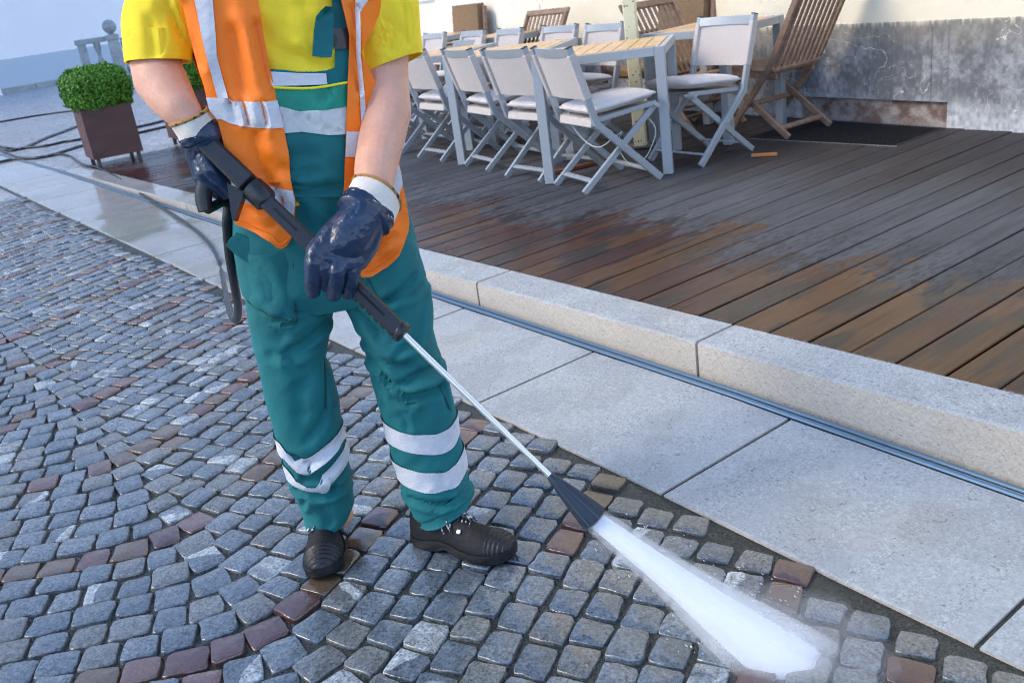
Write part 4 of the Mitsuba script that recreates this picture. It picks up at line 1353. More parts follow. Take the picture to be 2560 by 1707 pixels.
for pl, bb in (([[0.0881,0.6105],[0.0939,0.5841],[0.1017,0.5684],[0.1132,0.5575]], lb), ([[0.198,0.3397],[0.2124,0.2866],[0.2211,0.2498]], lb), ([[-0.0461,0.4171],[-0.0584,0.3498],[-0.068,0.3025]], on_leg(RR, zr_, 0.001, RVC))):
    pl = smooth_path(np.array(pl), 16)
    mb = MB()
    tube(mb, pw(np.stack([pl[:, 0], bb(pl[:, 0], pl[:, 1]) + 0.0005, pl[:, 1]], 1)), 0.0015, 6)
    put('seam', mb, 'm_stitch', trousers, smooth=True)

# ---- high visibility vest
VL = [[-0.1686,1.2406],[-0.1695,1.1602],[-0.1672,1.1097],[-0.1633,1.0714],[-0.1647,1.0262],[-0.1526,1.0032],[-0.1507,0.9229],[-0.1596,0.8431],[-0.1699,0.7815],[-0.131,0.7599],[-0.103,0.7367],[-0.0938,0.7241],[-0.0842,0.7168],[-0.0703,0.7213],[-0.0584,0.7362],[-0.0429,0.7725],[-0.0319,0.8198],[-0.0328,0.8435],[-0.0324,0.865],[-0.0248,0.9157],[-0.0239,0.9699],[-0.0242,1.0249],[-0.026,1.0941],[-0.0244,1.1479],[-0.0207,1.2208]]
VL = VL + [[-0.045, 1.30], [-0.07, 1.34], [-0.135, 1.33], [-0.165, 1.29]]
VR = [[0.1429,1.1989],[0.1458,1.13],[0.1389,1.0944],[0.1244,1.0377],[0.1065,0.9637],[0.0886,0.8895],[0.077,0.8396],[0.0614,0.7869],[0.0534,0.711],[0.0602,0.6637],[0.0733,0.6246],[0.0971,0.6217],[0.1353,0.6319],[0.1662,0.652],[0.1808,0.6725],[0.1987,0.6969],[0.2043,0.7188],[0.2043,0.7552],[0.2041,0.8002],[0.2056,0.8739],[0.1938,0.9915],[0.175,1.0601],[0.164,1.0907],[0.2024,1.1394],[0.2418,1.1857]]
VR = VR + [[0.22, 1.26], [0.19, 1.31], [0.12, 1.345], [0.085, 1.34], [0.098, 1.25]]


def vest_base(u, z):
    x = (u - 0.014) / 0.235
    b = 0.150 + 0.010 * np.clip((0.85 - z) / 0.25, 0, 1) - 0.020 * np.clip((z - 1.0) / 0.3, 0, 1) - 0.05 * np.clip((z - 1.27) / 0.08, 0, 1)
    return -0.015 + b * np.clip(1 - np.abs(x) ** 2.6, 0.02, 1) ** (1 / 2.6)


def pleat(u, z):
    return 0.0060 * np.sin(u * 62 + 2.2 * meshkit.noise(np.stack([u * 5, z * 4, u * 0], 1)) * 3) * np.clip((1.30 - z) / 0.15, 0, 1)


VST = [([[-0.0793,1.168],[-0.0836,1.0987],[-0.0883,1.0438]], 0.016, 0.006), ([[-0.0338,1.177],[-0.0355,1.0915],[-0.0272,1.0262]], 0.010, 0.006), ([[-0.0809,0.9694],[-0.0894,0.8955],[-0.0663,0.8486]], 0.016, 0.005), ([[-0.0661,0.9027],[-0.0586,0.8892],[-0.0329,0.8832]], 0.016, 0.004), ([[-0.1495,0.8304],[-0.1337,0.8151],[-0.1073,0.8055]], 0.014, 0.005), ([[-0.1414,0.8009],[-0.1279,0.7811],[-0.0976,0.7675]], 0.016, 0.004), ([[-0.1688,1.2259],[-0.1628,1.1716],[-0.1606,1.1166]], 0.010, 0.006)]
VST += [([[-0.1201,1.0357],[-0.1151,1.0151],[-0.1152,0.9936]], 0.006, 0.005), ([[-0.0931,1.0314],[-0.0896,1.0111],[-0.0946,0.9819]], 0.007, 0.006), ([[-0.058,1.0259],[-0.0553,1.0006],[-0.0591,0.9761]], 0.007, 0.006), ([[-0.0674,0.8494],[-0.0603,0.8265],[-0.057,0.8072]], 0.007, 0.007)]
VST2 = [([[0.1098,0.6702],[0.1321,0.6858],[0.1567,0.693]], 0.014, 0.006), ([[0.0882,0.6382],[0.1246,0.6451],[0.1625,0.6598]], 0.014, 0.004), ([[0.1652,1.1811],[0.1525,1.1078],[0.143,1.0163]], 0.008, 0.007)]
vest = put('vest', MB().add(*patch(VL, 0.0, 0.003, res=0.009, base=vest_base, amp=0.004, freq=10, seed=1, strokes=VST, extra=pleat)).add(*patch(VR, 0.0, 0.003, res=0.009, base=vest_base, amp=0.004, freq=10, seed=3, strokes=VST2, extra=pleat)), 'm_orange', person, smooth=50)
# back of the vest
aa = np.radians(np.linspace(182, 358, 50))
zb = np.linspace(0.62, 1.345, 40)
rows = []
for z in zb:
    b = 0.150 - 0.02 * np.clip((z - 1.0) / 0.3, 0, 1) - 0.07 * np.clip((z - 1.24) / 0.1, 0, 1)
    ul = np.interp(z, [0.62, 0.76, 0.89, 1.0, 1.15, 1.24, 1.30, 1.345], [-0.178, -0.178, -0.160, -0.168, -0.185, -0.195, -0.175, -0.11])
    ur = np.interp(z, [0.62, 0.70, 0.80, 0.90, 1.05, 1.15, 1.24, 1.30, 1.345], [0.206, 0.207, 0.206, 0.200, 0.20, 0.225, 0.235, 0.20, 0.14])
    c, h = (ul + ur) / 2, (ur - ul) / 2
    rows.append(np.stack([c + h * np.cos(aa), -0.015 + b * np.sin(aa) + 0.010 * np.sin(aa * 9), z + 0 * aa], 1))
rows = np.array(rows)
mb = MB()
v, f = stitch(rows, False, False)
mb.add(pw(v), f)
rows2 = rows.copy()
rows2[..., 1] += 0.003
v, f = stitch(rows2, False, False)
mb.add(pw(v), f[:, ::-1])
wing = np.array([[0.2943,-0.06,1.2067],[0.3359,-0.1,1.2023],[0.3251,-0.1,1.1777],[0.2956,-0.07,1.1337],[0.2908,-0.06,1.156]])
mb.add(pw(np.vstack([wing, wing - [0, .003, 0]])), [[0, 1, 2], [0, 2, 3], [0, 3, 4], [5, 7, 6], [5, 8, 7], [5, 9, 8]])
put('back_panel', mb, 'm_orange', vest, smooth=50)


def stripe(poly, seed=0.0, st=()):
    put('reflective_stripe', patch(poly, 0.0042, 0.0015, res=0.009, base=vest_base, amp=0.004, freq=10, seed=seed, strokes=list(st), extra=pleat), 'm_silver', vest, smooth=50)


stripe([[-0.1371,1.2659],[-0.1,1.2611],[-0.1065,1.2323],[-0.117,1.1614],[-0.1237,1.1269],[-0.1227,1.0881],[-0.1206,1.0433],[-0.1414,1.0465],[-0.1429,1.0911],[-0.1437,1.1681],[-0.1415,1.2369]], 1, VST)
stripe([[-0.1643,1.0509],[-0.1414,1.0465],[-0.1208,1.0425],[-0.1103,1.036],[-0.0673,1.0293],[-0.0242,1.0249],[-0.0239,0.9699],[-0.0632,0.9751],[-0.0996,0.9818],[-0.1299,0.9938],[-0.1443,1.0043],[-0.1525,1.004],[-0.164,1.026]], 1, VST)
stripe([[-0.1521,0.8997],[-0.1322,0.8894],[-0.1047,0.8718],[-0.081,0.8547],[-0.0335,0.8402],[-0.0334,0.8166],[-0.0421,0.7883],[-0.0692,0.7969],[-0.1152,0.8185],[-0.1585,0.8446]], 1, VST)
stripe([[0.1759,1.2175],[0.216,1.2123],[0.2024,1.1925],[0.1867,1.1791],[0.1766,1.1696],[0.1621,1.091],[0.1579,1.0456],[0.152,0.9831],[0.1405,0.9362],[0.1347,0.9372],[0.1477,1.0316],[0.1543,1.0922],[0.1716,1.1951]], 3, VST2)
stripe([[0.102,0.9404],[0.1341,0.9339],[0.1786,0.918],[0.1979,0.9045],[0.1988,0.8454],[0.1691,0.8662],[0.1199,0.882],[0.0894,0.8894]], 3, VST2)
stripe([[0.1393,0.847],[0.2029,0.8438],[0.2052,0.8266],[0.2035,0.8021],[0.1886,0.778],[0.1262,0.7768]], 3, VST2)
# hem seams
for pl in ([[-0.1655,0.7909],[-0.1295,0.7724],[-0.0981,0.7515],[-0.0898,0.734],[-0.0788,0.7287],[-0.0648,0.7371]], [[0.0807,0.6343],[0.1144,0.6376],[0.1499,0.6507],[0.17,0.6648]]):
    pl = smooth_path(np.array(pl), 24)
    mb = MB()
    tube(mb, pw(np.stack([pl[:, 0], vest_base(pl[:, 0], pl[:, 1]) + 0.003, pl[:, 1]], 1)), 0.0016, 6)
    put('hem_seam', mb, 'm_orange', vest, smooth=True)

# ---- safety shoes
def shoe(heel, az, label_side, flip):
    d = V(math.cos(math.radians(az)), math.sin(math.radians(az)), 0)
    sd = V(-d[1], d[0], 0)
    L_ = 0.297
    z0 = float(gz(heel[0] + 0.14 * d[0])) + 0.003
    o = V(heel[0], heel[1], z0)

    def wpt(s, x, z):
        return o + d * (s * L_) + sd * x + V(0, 0, z)

    S_ = [0, .03, .08, .16, .26, .36, .46, .56, .66, .76, .85, .92, .965, .99, 1.0]
    HW = [.008, .024, .033, .0375, .038, .036, .0375, .043, .0485, .050, .0465, .038, .027, .015, .004]
    TOP = [.070, .098, .112, .118, .120, .116, .104, .091, .080, .071, .064, .055, .046, .037, .028]
    BOT = [.024, .022, .021, .022, .028, .031, .028, .023, .021, .021, .022, .024, .026, .027, .027]
    CX = [0, 0, 0, 0, 0, .002, .004, .006, .007, .006, .004, .002, .001, 0, 0]
    fl = -1 if flip else 1
    a = np.linspace(0, np.pi, 23)

    def upper(s, grow=0.0, k=0.82):
        hw, t, b, cx = (np.interp(s, S_, q) for q in (HW, TOP, BOT, CX))
        pts = []
        for q in a:
            x = np.cos(q)
            zz = np.sin(q) ** k
            w = (hw + grow) * (1 - 0.33 * zz ** 2 * (1 if s < 0.6 else max(0.2, 1 - (s - 0.6) * 2.5)))
            pts.append(wpt(s, fl * cx + w * x, b + (t + grow - b) * zz))
        return pts

    t = put('shoe', MB().add(*stitch([upper(s) for s in np.concatenate([np.linspace(0, .1, 8), np.linspace(.13, .9, 30), np.linspace(.915, 1, 10)])])), 'm_boot', person, smooth=50)
    # sole: a welt all round, with a raised arch and tread notches
    rings = []
    ss = np.concatenate([np.linspace(0, .1, 8), np.linspace(.13, .9, 36), np.linspace(.915, 1, 10)])
    for s in ss:
        hw, b, cx = np.interp(s, S_, HW) + 0.0045, np.interp(s, S_, BOT), np.interp(s, S_, CX) * fl
        low = 0.012 * math.exp(-((s - 0.40) / 0.07) ** 2) + 0.010 * max(0, (s - 0.90) / 0.1) ** 2 + 0.006 * max(0, (0.06 - s) / 0.06)
        x_ = -0.004 if s in (0,) else 0
        rings.append([wpt(s, cx - hw, b + .007), wpt(s, cx - hw - .0015, b - .001), wpt(s, cx - hw + .001, low + .004), wpt(s, cx - hw + .004, low), wpt(s, cx + hw - .004, low), wpt(s, cx + hw - .001, low + .004), wpt(s, cx + hw + .0015, b - .001), wpt(s, cx + hw, b + .007)])
    put('sole', MB().add(*stitch(rings)), 'm_rubber', t, smooth=50)
    # ribbed toe guard
    rings = []
    for s in np.linspace(0.80, 1.0, 40):
        g_ = 0.0020 + 0.0016 * math.sin((s - 0.80) * 2 * math.pi / 0.036) * (1 if s < .985 else 0)
        rings.append(upper(s, g_))
    put('toe_guard', MB().add(*stitch(rings)), 'm_rubber', t, smooth=50)
    # laces
    mb = MB()
    for i, s in enumerate(np.linspace(0.33, 0.60, 5)):
        t0 = np.interp(s, S_, TOP)
        for sg_ in (-1, 1):
            pl = [wpt(s + (0.028 if x * sg_ > 0 else -0.012), x * 0.021, t0 - 0.004 + 0.012 * (1 - x * x) - (0.010 if s > .5 else 0.004) * abs(x)) for x in np.linspace(-1, 1, 7)]
            tube(mb, pl, 0.0023, 6, 14)
    if flip:
        tube(mb, [wpt(.38, -.01, .118), wpt(.37, -.03, .105), wpt(.40, -.042, .085), wpt(.43, -.045, .066)], 0.0021, 6, 14)
        tube(mb, [wpt(.38, -.005, .118), wpt(.42, -.022, .110), wpt(.46, -.036, .088), wpt(.49, -.042, .066)], 0.0021, 6, 14)
    prin('m_lace', proc(lambda p, n, uv: mix((0.03, 0.03, 0.035), (0.55, 0.55, 0.56), smoothstep(0.56, 0.66, noise(p.x * 210, p.y * 210, p.z * 210)))), 0.7)
    put('laces', mb, 'm_lace', t, smooth=True)
    for i, s in enumerate((0.36, 0.46, 0.56)):
        for sg_ in (-1, 1):
            mb = MB()
            p = wpt(s, fl * .004 + sg_ * np.interp(s, S_, HW) * 0.74, np.interp(s, S_, TOP) * 0.80)
            bar(mb, p - d * 0.006, p + d * 0.006, 0.012, 0.006, nrm(sd * sg_ + V(0, 0, 1)), 0.002)
            put('eyelet', mb, 'm_steel', t, smooth=30)


shoe((-2.180, 0.842), -30, 'right', False)
shoe((-1.905, 0.953), 25, 'left', True)


# ---- gloves
def creased(t, amp, fr, seed):
    v = np.array(t.vertices)
    n = np.array(t.vertex_normals)
    r = np.abs(meshkit.fbm(v * fr + seed, 3) - 0.5)
    return v + n * (amp * (0.35 - 2.0 * r))[:, None], np.array(t.faces)


LHAND = [
    # back of the hand
    [([0.094,0.285,0.7875], 0.045), ([0.0588,0.3,0.7577], 0.047), ([0.04,0.305,0.7443], 0.043)],
    [([0.0963,0.275,0.776], 0.045), ([0.0828,0.28,0.7357], 0.036), ([0.0646,0.29,0.7103], 0.030)],
    [([0.0749,0.285,0.7893], 0.032), ([0.0256,0.305,0.7598], 0.030), ([-0.0084,0.32,0.7411], 0.024)],
    [([0.04,0.305,0.7443], 0.036), ([-0.0084,0.32,0.7411], 0.024), ([0.0057,0.325,0.727], 0.024), ([0.0327,0.325,0.7143], 0.024), ([0.0584,0.31,0.7054], 0.023)],
    # four fingers hanging over the lance
    [([-0.0112,0.322,0.7404], 0.0195), ([-0.0211,0.338,0.7248], 0.0172), ([-0.0281,0.335,0.6947], 0.0165), ([-0.0334,0.315,0.6636], 0.0150)],
    [([0.0049,0.325,0.7271], 0.0195), ([-0.0023,0.336,0.7115], 0.0175), ([-0.005,0.318,0.6854], 0.0165), ([-0.0046,0.285,0.6613], 0.0150)],
    [([0.0297,0.328,0.7175], 0.0200), ([0.0203,0.342,0.7013], 0.0180), ([0.0122,0.335,0.6755], 0.0172), ([0.0053,0.312,0.6473], 0.0152)],
    [([0.0588,0.31,0.7072], 0.0195), ([0.0489,0.322,0.6884], 0.0175), ([0.0402,0.318,0.6651], 0.0165), ([0.0344,0.298,0.6409], 0.0148)],
    # thumb passing under the lance
    [([0.0317,0.285,0.7577], 0.024), ([0.01,0.262,0.7493], 0.020), ([0.0058,0.232,0.7207], 0.017), ([0.0179,0.222,0.6969], 0.015)],
]
RHAND = [
    [([-0.1876,0.09,0.9774], 0.040), ([-0.1954,0.062,0.946], 0.040), ([-0.1977,0.055,0.9174], 0.038)],
    [([-0.1876,0.09,0.9774], 0.036), ([-0.1776,0.06,0.9497], 0.036), ([-0.175,0.05,0.9199], 0.032)],
    [([-0.2013,0.085,0.9638], 0.030), ([-0.2104,0.072,0.9308], 0.027), ([-0.2088,0.068,0.9107], 0.026)],
    # fingers round the grip under the body of the gun
    [([-0.1969,0.098,0.9304], 0.0185), ([-0.1899,0.112,0.9071], 0.0180), ([-0.1766,0.106,0.8795], 0.0172), ([-0.1596,0.092,0.8494], 0.0155)],
    [([-0.2087,0.085,0.9237], 0.0190), ([-0.2066,0.098,0.901], 0.0185), ([-0.1942,0.092,0.8733], 0.0172), ([-0.1772,0.072,0.8481], 0.0155)],
    [([-0.217,0.055,0.9155], 0.0190), ([-0.2168,0.062,0.89], 0.0180), ([-0.2059,0.052,0.8632], 0.0170), ([-0.1895,0.035,0.841], 0.0150)],
    [([-0.2163,0.03,0.9117], 0.0180), ([-0.2162,0.028,0.8845], 0.0168), ([-0.2067,0.018,0.8612], 0.0155), ([-0.1934,0.005,0.8456], 0.0140)],
    # thumb on the inner side
    [([-0.1768,0.08,0.9693], 0.030), ([-0.1577,0.078,0.9504], 0.0225), ([-0.1409,0.082,0.9273], 0.0190), ([-0.1225,0.088,0.9023], 0.0160)],
]
for H_, seed in ((LHAND, 3.0), (RHAND, 8.0)):
    t_ = soft(chain(H_), 0.0055, 7)
    v, f = creased(t_, 0.0030, 26, seed)
    gl = put('glove', (pw(v), f), 'm_glove', person, smooth=True)
    if seed == 3.0:
        ca, cb, cm = np.array([0.1355,0.235,0.8185]), np.array([0.0949,0.278,0.7841]), 0.60
        r0, r1, fl_, lip = 0.0565, 0.0585, 0.80, 0.5
    else:
        ca, cb, cm = np.array([-0.2058,0.088,1.0176]), np.array([-0.193,0.084,0.9691]), 0.66
        r0, r1, fl_, lip = 0.0430, 0.0450, 0.95, 0.5
    ax = nrm(cb - ca)
    x = nrm(np.cross([0, 1, 0], ax))
    y = np.cross(ax, x)
    a = np.arange(40) * 2 * np.pi / 40

    def cuff_ring(w, g_):
        r = r0 + (r1 - r0) * w + g_ + 0.0025 * np.sin(a * 3 + seed + 3 * w) * (1 - w)
        return ca + (cb - ca) * w + r[:, None] * (np.cos(a)[:, None] * x + fl_ * np.sin(a)[:, None] * y)

    zig = np.array([0.018 * (k % 2) + 0.05 * math.sin(k * 0.5 + seed) for k in range(40)])
    v, f = stitch(np.array([cuff_ring(w, 0) for w in np.linspace(0.0, 0.75, 9)] + [cuff_ring(0.75, -.006)]), True, False)
    mb = MB().add(pw(v), f[:, ::-1])
    v, f = stitch(np.array([cuff_ring(w, -0.004) for w in np.linspace(0.0, 0.6, 5)] + [cuff_ring(0.6, -.020)]), True, False)
    mb.add(pw(v), f)
    put('cuff', mb, 'm_canvas', gl, smooth=50)
    rows = []
    for w in np.linspace(0, 1, 6):
        q0 = cuff_ring(cm, 0.0012)
        q = []
        for k in range(40):
            ww = cm + zig[k] + (1.0 - cm - zig[k]) * w
            q.append(cuff_ring(ww, 0.0014 + 0.002 * math.sin(w * 9 + k))[k])
        rows.append(q)
    rows.append(cuff_ring(1.10, -0.010))
    rows.append(cuff_ring(1.15, -0.028))
    v, f = stitch(np.array(rows), True, False)
    put('dipped_edge', (pw(v), f[:, ::-1]), 'm_glove', gl, smooth=50)
    mb = MB()
    ring_ = cuff_ring(0.0, -0.001)
    tube(mb, pw(np.vstack([ring_, ring_[:1]])), 0.0042, 8, caps=False)
    put('trim', mb, 'm_trim', gl, smooth=True)

# ================================================================== pressure washer lance
thing('washer_lance', 'black pressure washer gun with a shiny steel lance held in both gloved hands', 'pressure washer')
prin('m_plastic', proc(lambda p, n, uv: mix((0.006, 0.008, 0.012), (0.013, 0.016, 0.022), fbm(p.x * 40, p.y * 40, p.z * 40))), 0.36, lambda p, n, uv: noise(p.x * 700, p.y * 700, p.z * 700), 0.0004, specular=0.55)
prin('m_chrome', (0.82, 0.83, 0.85), 0.10, metallic=1.0)
prin('m_nozzle', (0.010, 0.022, 0.042), 0.30, specular=0.6)
LA, LBp = V(-1.964, 0.693, 0.954), V(-1.620, 0.870, 0.552)
LDv = nrm(LBp - LA)
LFv = eye - (LA + LBp) / 2
LFv = nrm(LFv - LDv * (LFv @ LDv))
LS = np.cross(LFv, LDv)          # towards the upper right of the gun


def lp(a, x=0.0, y=0.0):
    """a metres along the lance, x to its side, y to its front"""
    return LA + LDv * a + LS * x + LFv * y


def prism(mb, a0, a1, w0, h0, w1, h1, c=0.006, y=0.0, x=0.0):
    rings = []
    for a_, w_, h_, k in ((a0, w0, h0, c), (a0 + c * .6, w0, h0, 0), (a1 - c * .6, w1, h1, 0), (a1, w1, h1, c)):
        w2, h2 = w_ / 2 - k * .7, h_ / 2 - k * .7
        e = min(w2, h2) * 0.28
        q = [(-w2, -h2 + e), (-w2 + e, -h2), (w2 - e, -h2), (w2, -h2 + e), (w2, h2 - e), (w2 - e, h2), (-w2 + e, h2), (-w2, h2 - e)]
        rings.append([lp(a_, x + p, y + r) for p, r in q])
    v, f = stitch(rings)
    return mb.add(v, f)


mb = MB()
prism(mb, -0.014, 0.118, 0.040, 0.046, 0.044, 0.048, 0.004)
put('gun_body', mb, 'm_plastic', 'washer_lance', smooth=25)
mb = MB()
pts = [(0.085, -0.030), (0.122, -0.016), (0.150, -0.072), (0.145, -0.076)]
for s in (0,):
    top = [lp(a_, x_, 0.004) for a_, x_ in pts]
    bot = [lp(a_, x_, -0.020) for a_, x_ in pts]
    mb.add(top + bot, [[0, 1, 2], [0, 2, 3], [4, 6, 5], [4, 7, 6]] + [t for i in range(4) for t in ([i, i + 4, (i + 1) % 4], [(i + 1) % 4, i + 4, (i + 1) % 4 + 4])])
put('trigger_guard', mb, 'm_plastic', 'washer_lance')
mb = MB()
tube(mb, [lp(0.02, -0.02, -0.02), lp(0.03, -0.05, -0.035), lp(0.05, -0.085, -0.045), lp(0.075, -0.105, -0.05)], [0.019, 0.019, 0.018, 0.016], 14, 16)
put('grip', mb, 'm_plastic', 'washer_lance', smooth=50)
mb = MB()
rings = []
for a_, r_ in ((0.112, .012), (0.122, .016), (0.126, .0245), (0.150, .0255), (0.168, .0245), (0.174, .019)):
    k = np.arange(32)
    rr_ = r_ + (0.0009 if r_ > .02 else 0) * np.cos(k * np.pi)
    rings.append([lp(a_, rr_[i] * math.cos(i * np.pi / 16), rr_[i] * math.sin(i * np.pi / 16)) for i in k])
mb.add(*stitch(rings))
put('collar', mb, 'm_plastic', 'washer_lance', smooth=40)
mb = MB()
prism(mb, 0.171, 0.556, 0.033, 0.036, 0.037, 0.040, 0.004)
for a_ in np.arange(0.36, 0.545, 0.020):
    prism(mb, a_, a_ + 0.011, 0.010, 0.020, 0.010, 0.020, 0.003, 0.002, -0.0165)
put('handle_tube', mb, 'm_plastic', 'washer_lance', smooth=25)
for a0_, a1_ in ((0.196, 0.262), (0.300, 0.342), (0.435, 0.515)):
    mb = MB()
    h_ = 0.018 + 0.002 * (a0_ - .171) / .385
    prism(mb, a0_, a1_, 0.0052, 0.002, 0.0052, 0.002, 0.0008, h_ + 0.0006)
    put('slot', mb, 'm_black_gap', 'washer_lance')
mb = MB()
rings = [[lp(a_, r_ * math.cos(i * np.pi / 14), r_ * math.sin(i * np.pi / 14)) for i in range(28)] for a_, r_ in ((0.552, .0195), (0.556, .0225), (0.566, .0228), (0.570, .0200), (0.572, .006))]
mb.add(*stitch(rings))
put('end_cap', mb, 'm_plastic', 'washer_lance', smooth=40)
mb = MB()
tube(mb, [lp(0.560), lp(0.80), lp(1.004)], 0.0064, 20)
put('steel_rod', mb, 'm_chrome', 'washer_lance', smooth=50)
mb = MB()
rings = []
for a_, r_, fl_ in ((0.985, .0070, 0), (0.990, .0088, 0), (0.998, .0100, .3), (1.02, .0140, 1), (1.06, .0210, 1), (1.095, .0262, 1), (1.114, .0285, 1), (1.114, .0240, 0.3), (1.07, .012, 0)):
    rings.append([lp(a_, rr2 * math.cos(i * np.pi / 32), rr2 * math.sin(i * np.pi / 32)) for i in range(64) for rr2 in [r_ * (1 + 0.075 * fl_ * math.cos(i * 16 * np.pi / 32))]])
mb.add(*stitch(rings))
put('nozzle', mb, 'm_nozzle', 'washer_lance', smooth=40)

# ---------------------------------------------------------------- jet of water: a thin cloud of droplets
def jet_shell(k, a0, a1, seed, amp):
    """closed body of the jet: k times its radius, from a0 to a1 along the lance, ragged lengthwise"""
    rings = []
    ang = np.arange(56) * 2 * np.pi / 56
    for a_ in np.concatenate([[a0], np.linspace(a0 + .004, a1, 46)]):
        t_ = max(a_ - 1.114, 0)
        R = k * (0.0235 + 0.062 * t_ + 0.11 * t_ * t_)
        w = 1 + amp * min(1, t_ * 6) * (meshkit.fbm(np.stack([np.cos(ang) * 2.2 + seed, np.sin(ang) * 2.2, ang * 0 + t_ * 5], 1), 3) - 0.5) * 2
        if a_ == a0:
            w = w * 0.94
        rings.append(lp(a_, 0.12 * t_) + (R * w)[:, None] * (1.15 * np.cos(ang)[:, None] * LS + 0.85 * np.sin(ang)[:, None] * LFv))
    return stitch(np.array(rings))


def as_man(v, f):
    return m3.Manifold(m3.Mesh(np.asarray(v, np.float32), np.asarray(f, np.uint32)))


def water(key, sigma):
    scene[key] = {'type': 'homogeneous', 'albedo': {'type': 'rgb', 'value': [0.985, 0.99, 0.995]}, 'sigma_t': sigma, 'phase': {'type': 'hg', 'g': 0.3}}


water('m_water_thin', 4.0)
water('m_water_mid', 26.0)
v1, f1 = jet_shell(1.16, 1.1150, 1.66, 3.0, 0.24)
hull1 = as_man(v1, f1)
if hull1.volume() < 0:
    hull1 = as_man(v1, f1[:, ::-1])
hit = lp(1.52, 0.08)
dq = np.array(trimesh.creation.icosphere(4).vertices)
dm = dq * [0.20, 0.15, 0.045] * (1 + 0.5 * (meshkit.fbm(dq * 2.6, 3) - 0.5))[:, None] + [hit[0] + 0.03, hit[1] + 0.06, float(gz(hit[0])) + 0.01]
hull1 = hull1 + as_man(dm, trimesh.creation.icosphere(4).faces)
qm = hull1.to_mesh()
scene['water_spray'] = {**mikit.ply((np.array(qm.vert_properties[:, :3]), np.array(qm.tri_verts)), {'type': 'null'}), 'interior': {'type': 'ref', 'id': 'm_water_thin'}}
labels['water_spray'] = {'label': 'white fan of water spraying from the nozzle onto the setts', 'kind': 'stuff'}
for nm, k_, a0_, a1_, md, ex, sd, am in (('denser_water', 1.0, 1.1162, 1.64, 'm_water_mid', 'm_water_thin', 3.0, 0.20),):
    v, f = jet_shell(k_, a0_, a1_, sd, am)
    mm = as_man(v, f)
    if mm.volume() < 0:
        f = f[:, ::-1]
    scene['water_spray__' + nm] = {**mikit.ply((v, f), {'type': 'null'}), 'interior': {'type': 'ref', 'id': md}, 'exterior': {'type': 'ref', 'id': ex}}
    labels['water_spray__' + nm] = {'kind': 'stuff'}
prin('m_foam', (0.78, 0.80, 0.83), 0.7)
put('core_water', MB().add(*jet_shell(0.66, 1.1175, 1.62, 3.0, 0.16)), 'm_foam', 'water_spray', smooth=True)
rd = np.random.RandomState(4)
mb = MB()
ib = trimesh.creation.icosphere(1)
for i in range(150):
    a_ = 1.13 + rd.rand() ** 0.7 * 0.40
    t_ = a_ - 1.114
    R = (0.0235 + 0.062 * t_ + 0.11 * t_ * t_) * rd.uniform(1.05, 2.1)
    g_ = rd.rand() * 6.28
    p = lp(a_, 0.12 * t_ + 1.15 * R * math.cos(g_), 0.85 * R * math.sin(g_))
    if p[2] < gz(p[0]) + 0.004:
        continue
    v = np.array(ib.vertices) * rd.uniform(0.0004, 0.0010)
    v = v + LDv * (v @ LDv)[:, None] * rd.uniform(0.5, 4)
    mb.add(v + p, ib.faces)
prin('m_drop', (0.75, 0.80, 0.85), 0.15, specular=0.8)
put('flying_drops', mb, 'm_drop', 'water_spray', smooth=True, kind='stuff')

# ---------------------------------------------------------------- hoses
prin('m_hose', (0.012, 0.014, 0.019), 0.33, lambda p, n, uv: noise(p.x * 240, p.y * 240, p.z * 240), 0.001, specular=0.55)
thing('pressure_hose', 'black hose hanging from the gun and trailing away along the granite slabs', 'hose')
mb = MB()
hp = [lp(0.075, -0.100, -0.05).tolist()] + [[-2.0278,0.7228,0.8204],[-2.0416,0.7165,0.7703],[-2.0842,0.7197,0.6886],[-2.1623,0.7411,0.5957],[-2.3067,0.786,0.5025],[-2.5495,0.8561,0.395],[-2.936,0.9726,0.2887],[-3.3665,1.113,0.2295]] + [[-4.8682,1.616,-0.0632],[-5.1701,1.7183,-0.0585],[-5.535,1.818,-0.0528],[-5.8813,1.8867,-0.0474],[-6.1965,1.9371,-0.0429],[-6.6799,1.998,-0.0374],[-7.4204,2.0839,-0.0291],[-8.1996,2.1869,-0.0197],[-8.9522,2.2757,-0.0094],[-9.7123,2.3536,0.0011],[-10.0674,2.3664,0.012],[-10.3426,2.3411,0.016],[-10.8686,2.3906,0.016],[-11.6238,2.4923,0.012],[-12.0193,2.4535,0.012],[-12.0597,2.3334,0.012],[-12.4596,2.16,0.012],[-13.2222,2.1636,0.012],[-14.1663,2.2195,0.012],[-17.6464,2.4904,0.012]]
tube(mb, hp, [0.0105, 0.0112, 0.0115, 0.0115], 12, 260)
put('pressure_hose', mb, 'm_hose', smooth=True)
HG = 'black hoses lying across the square'
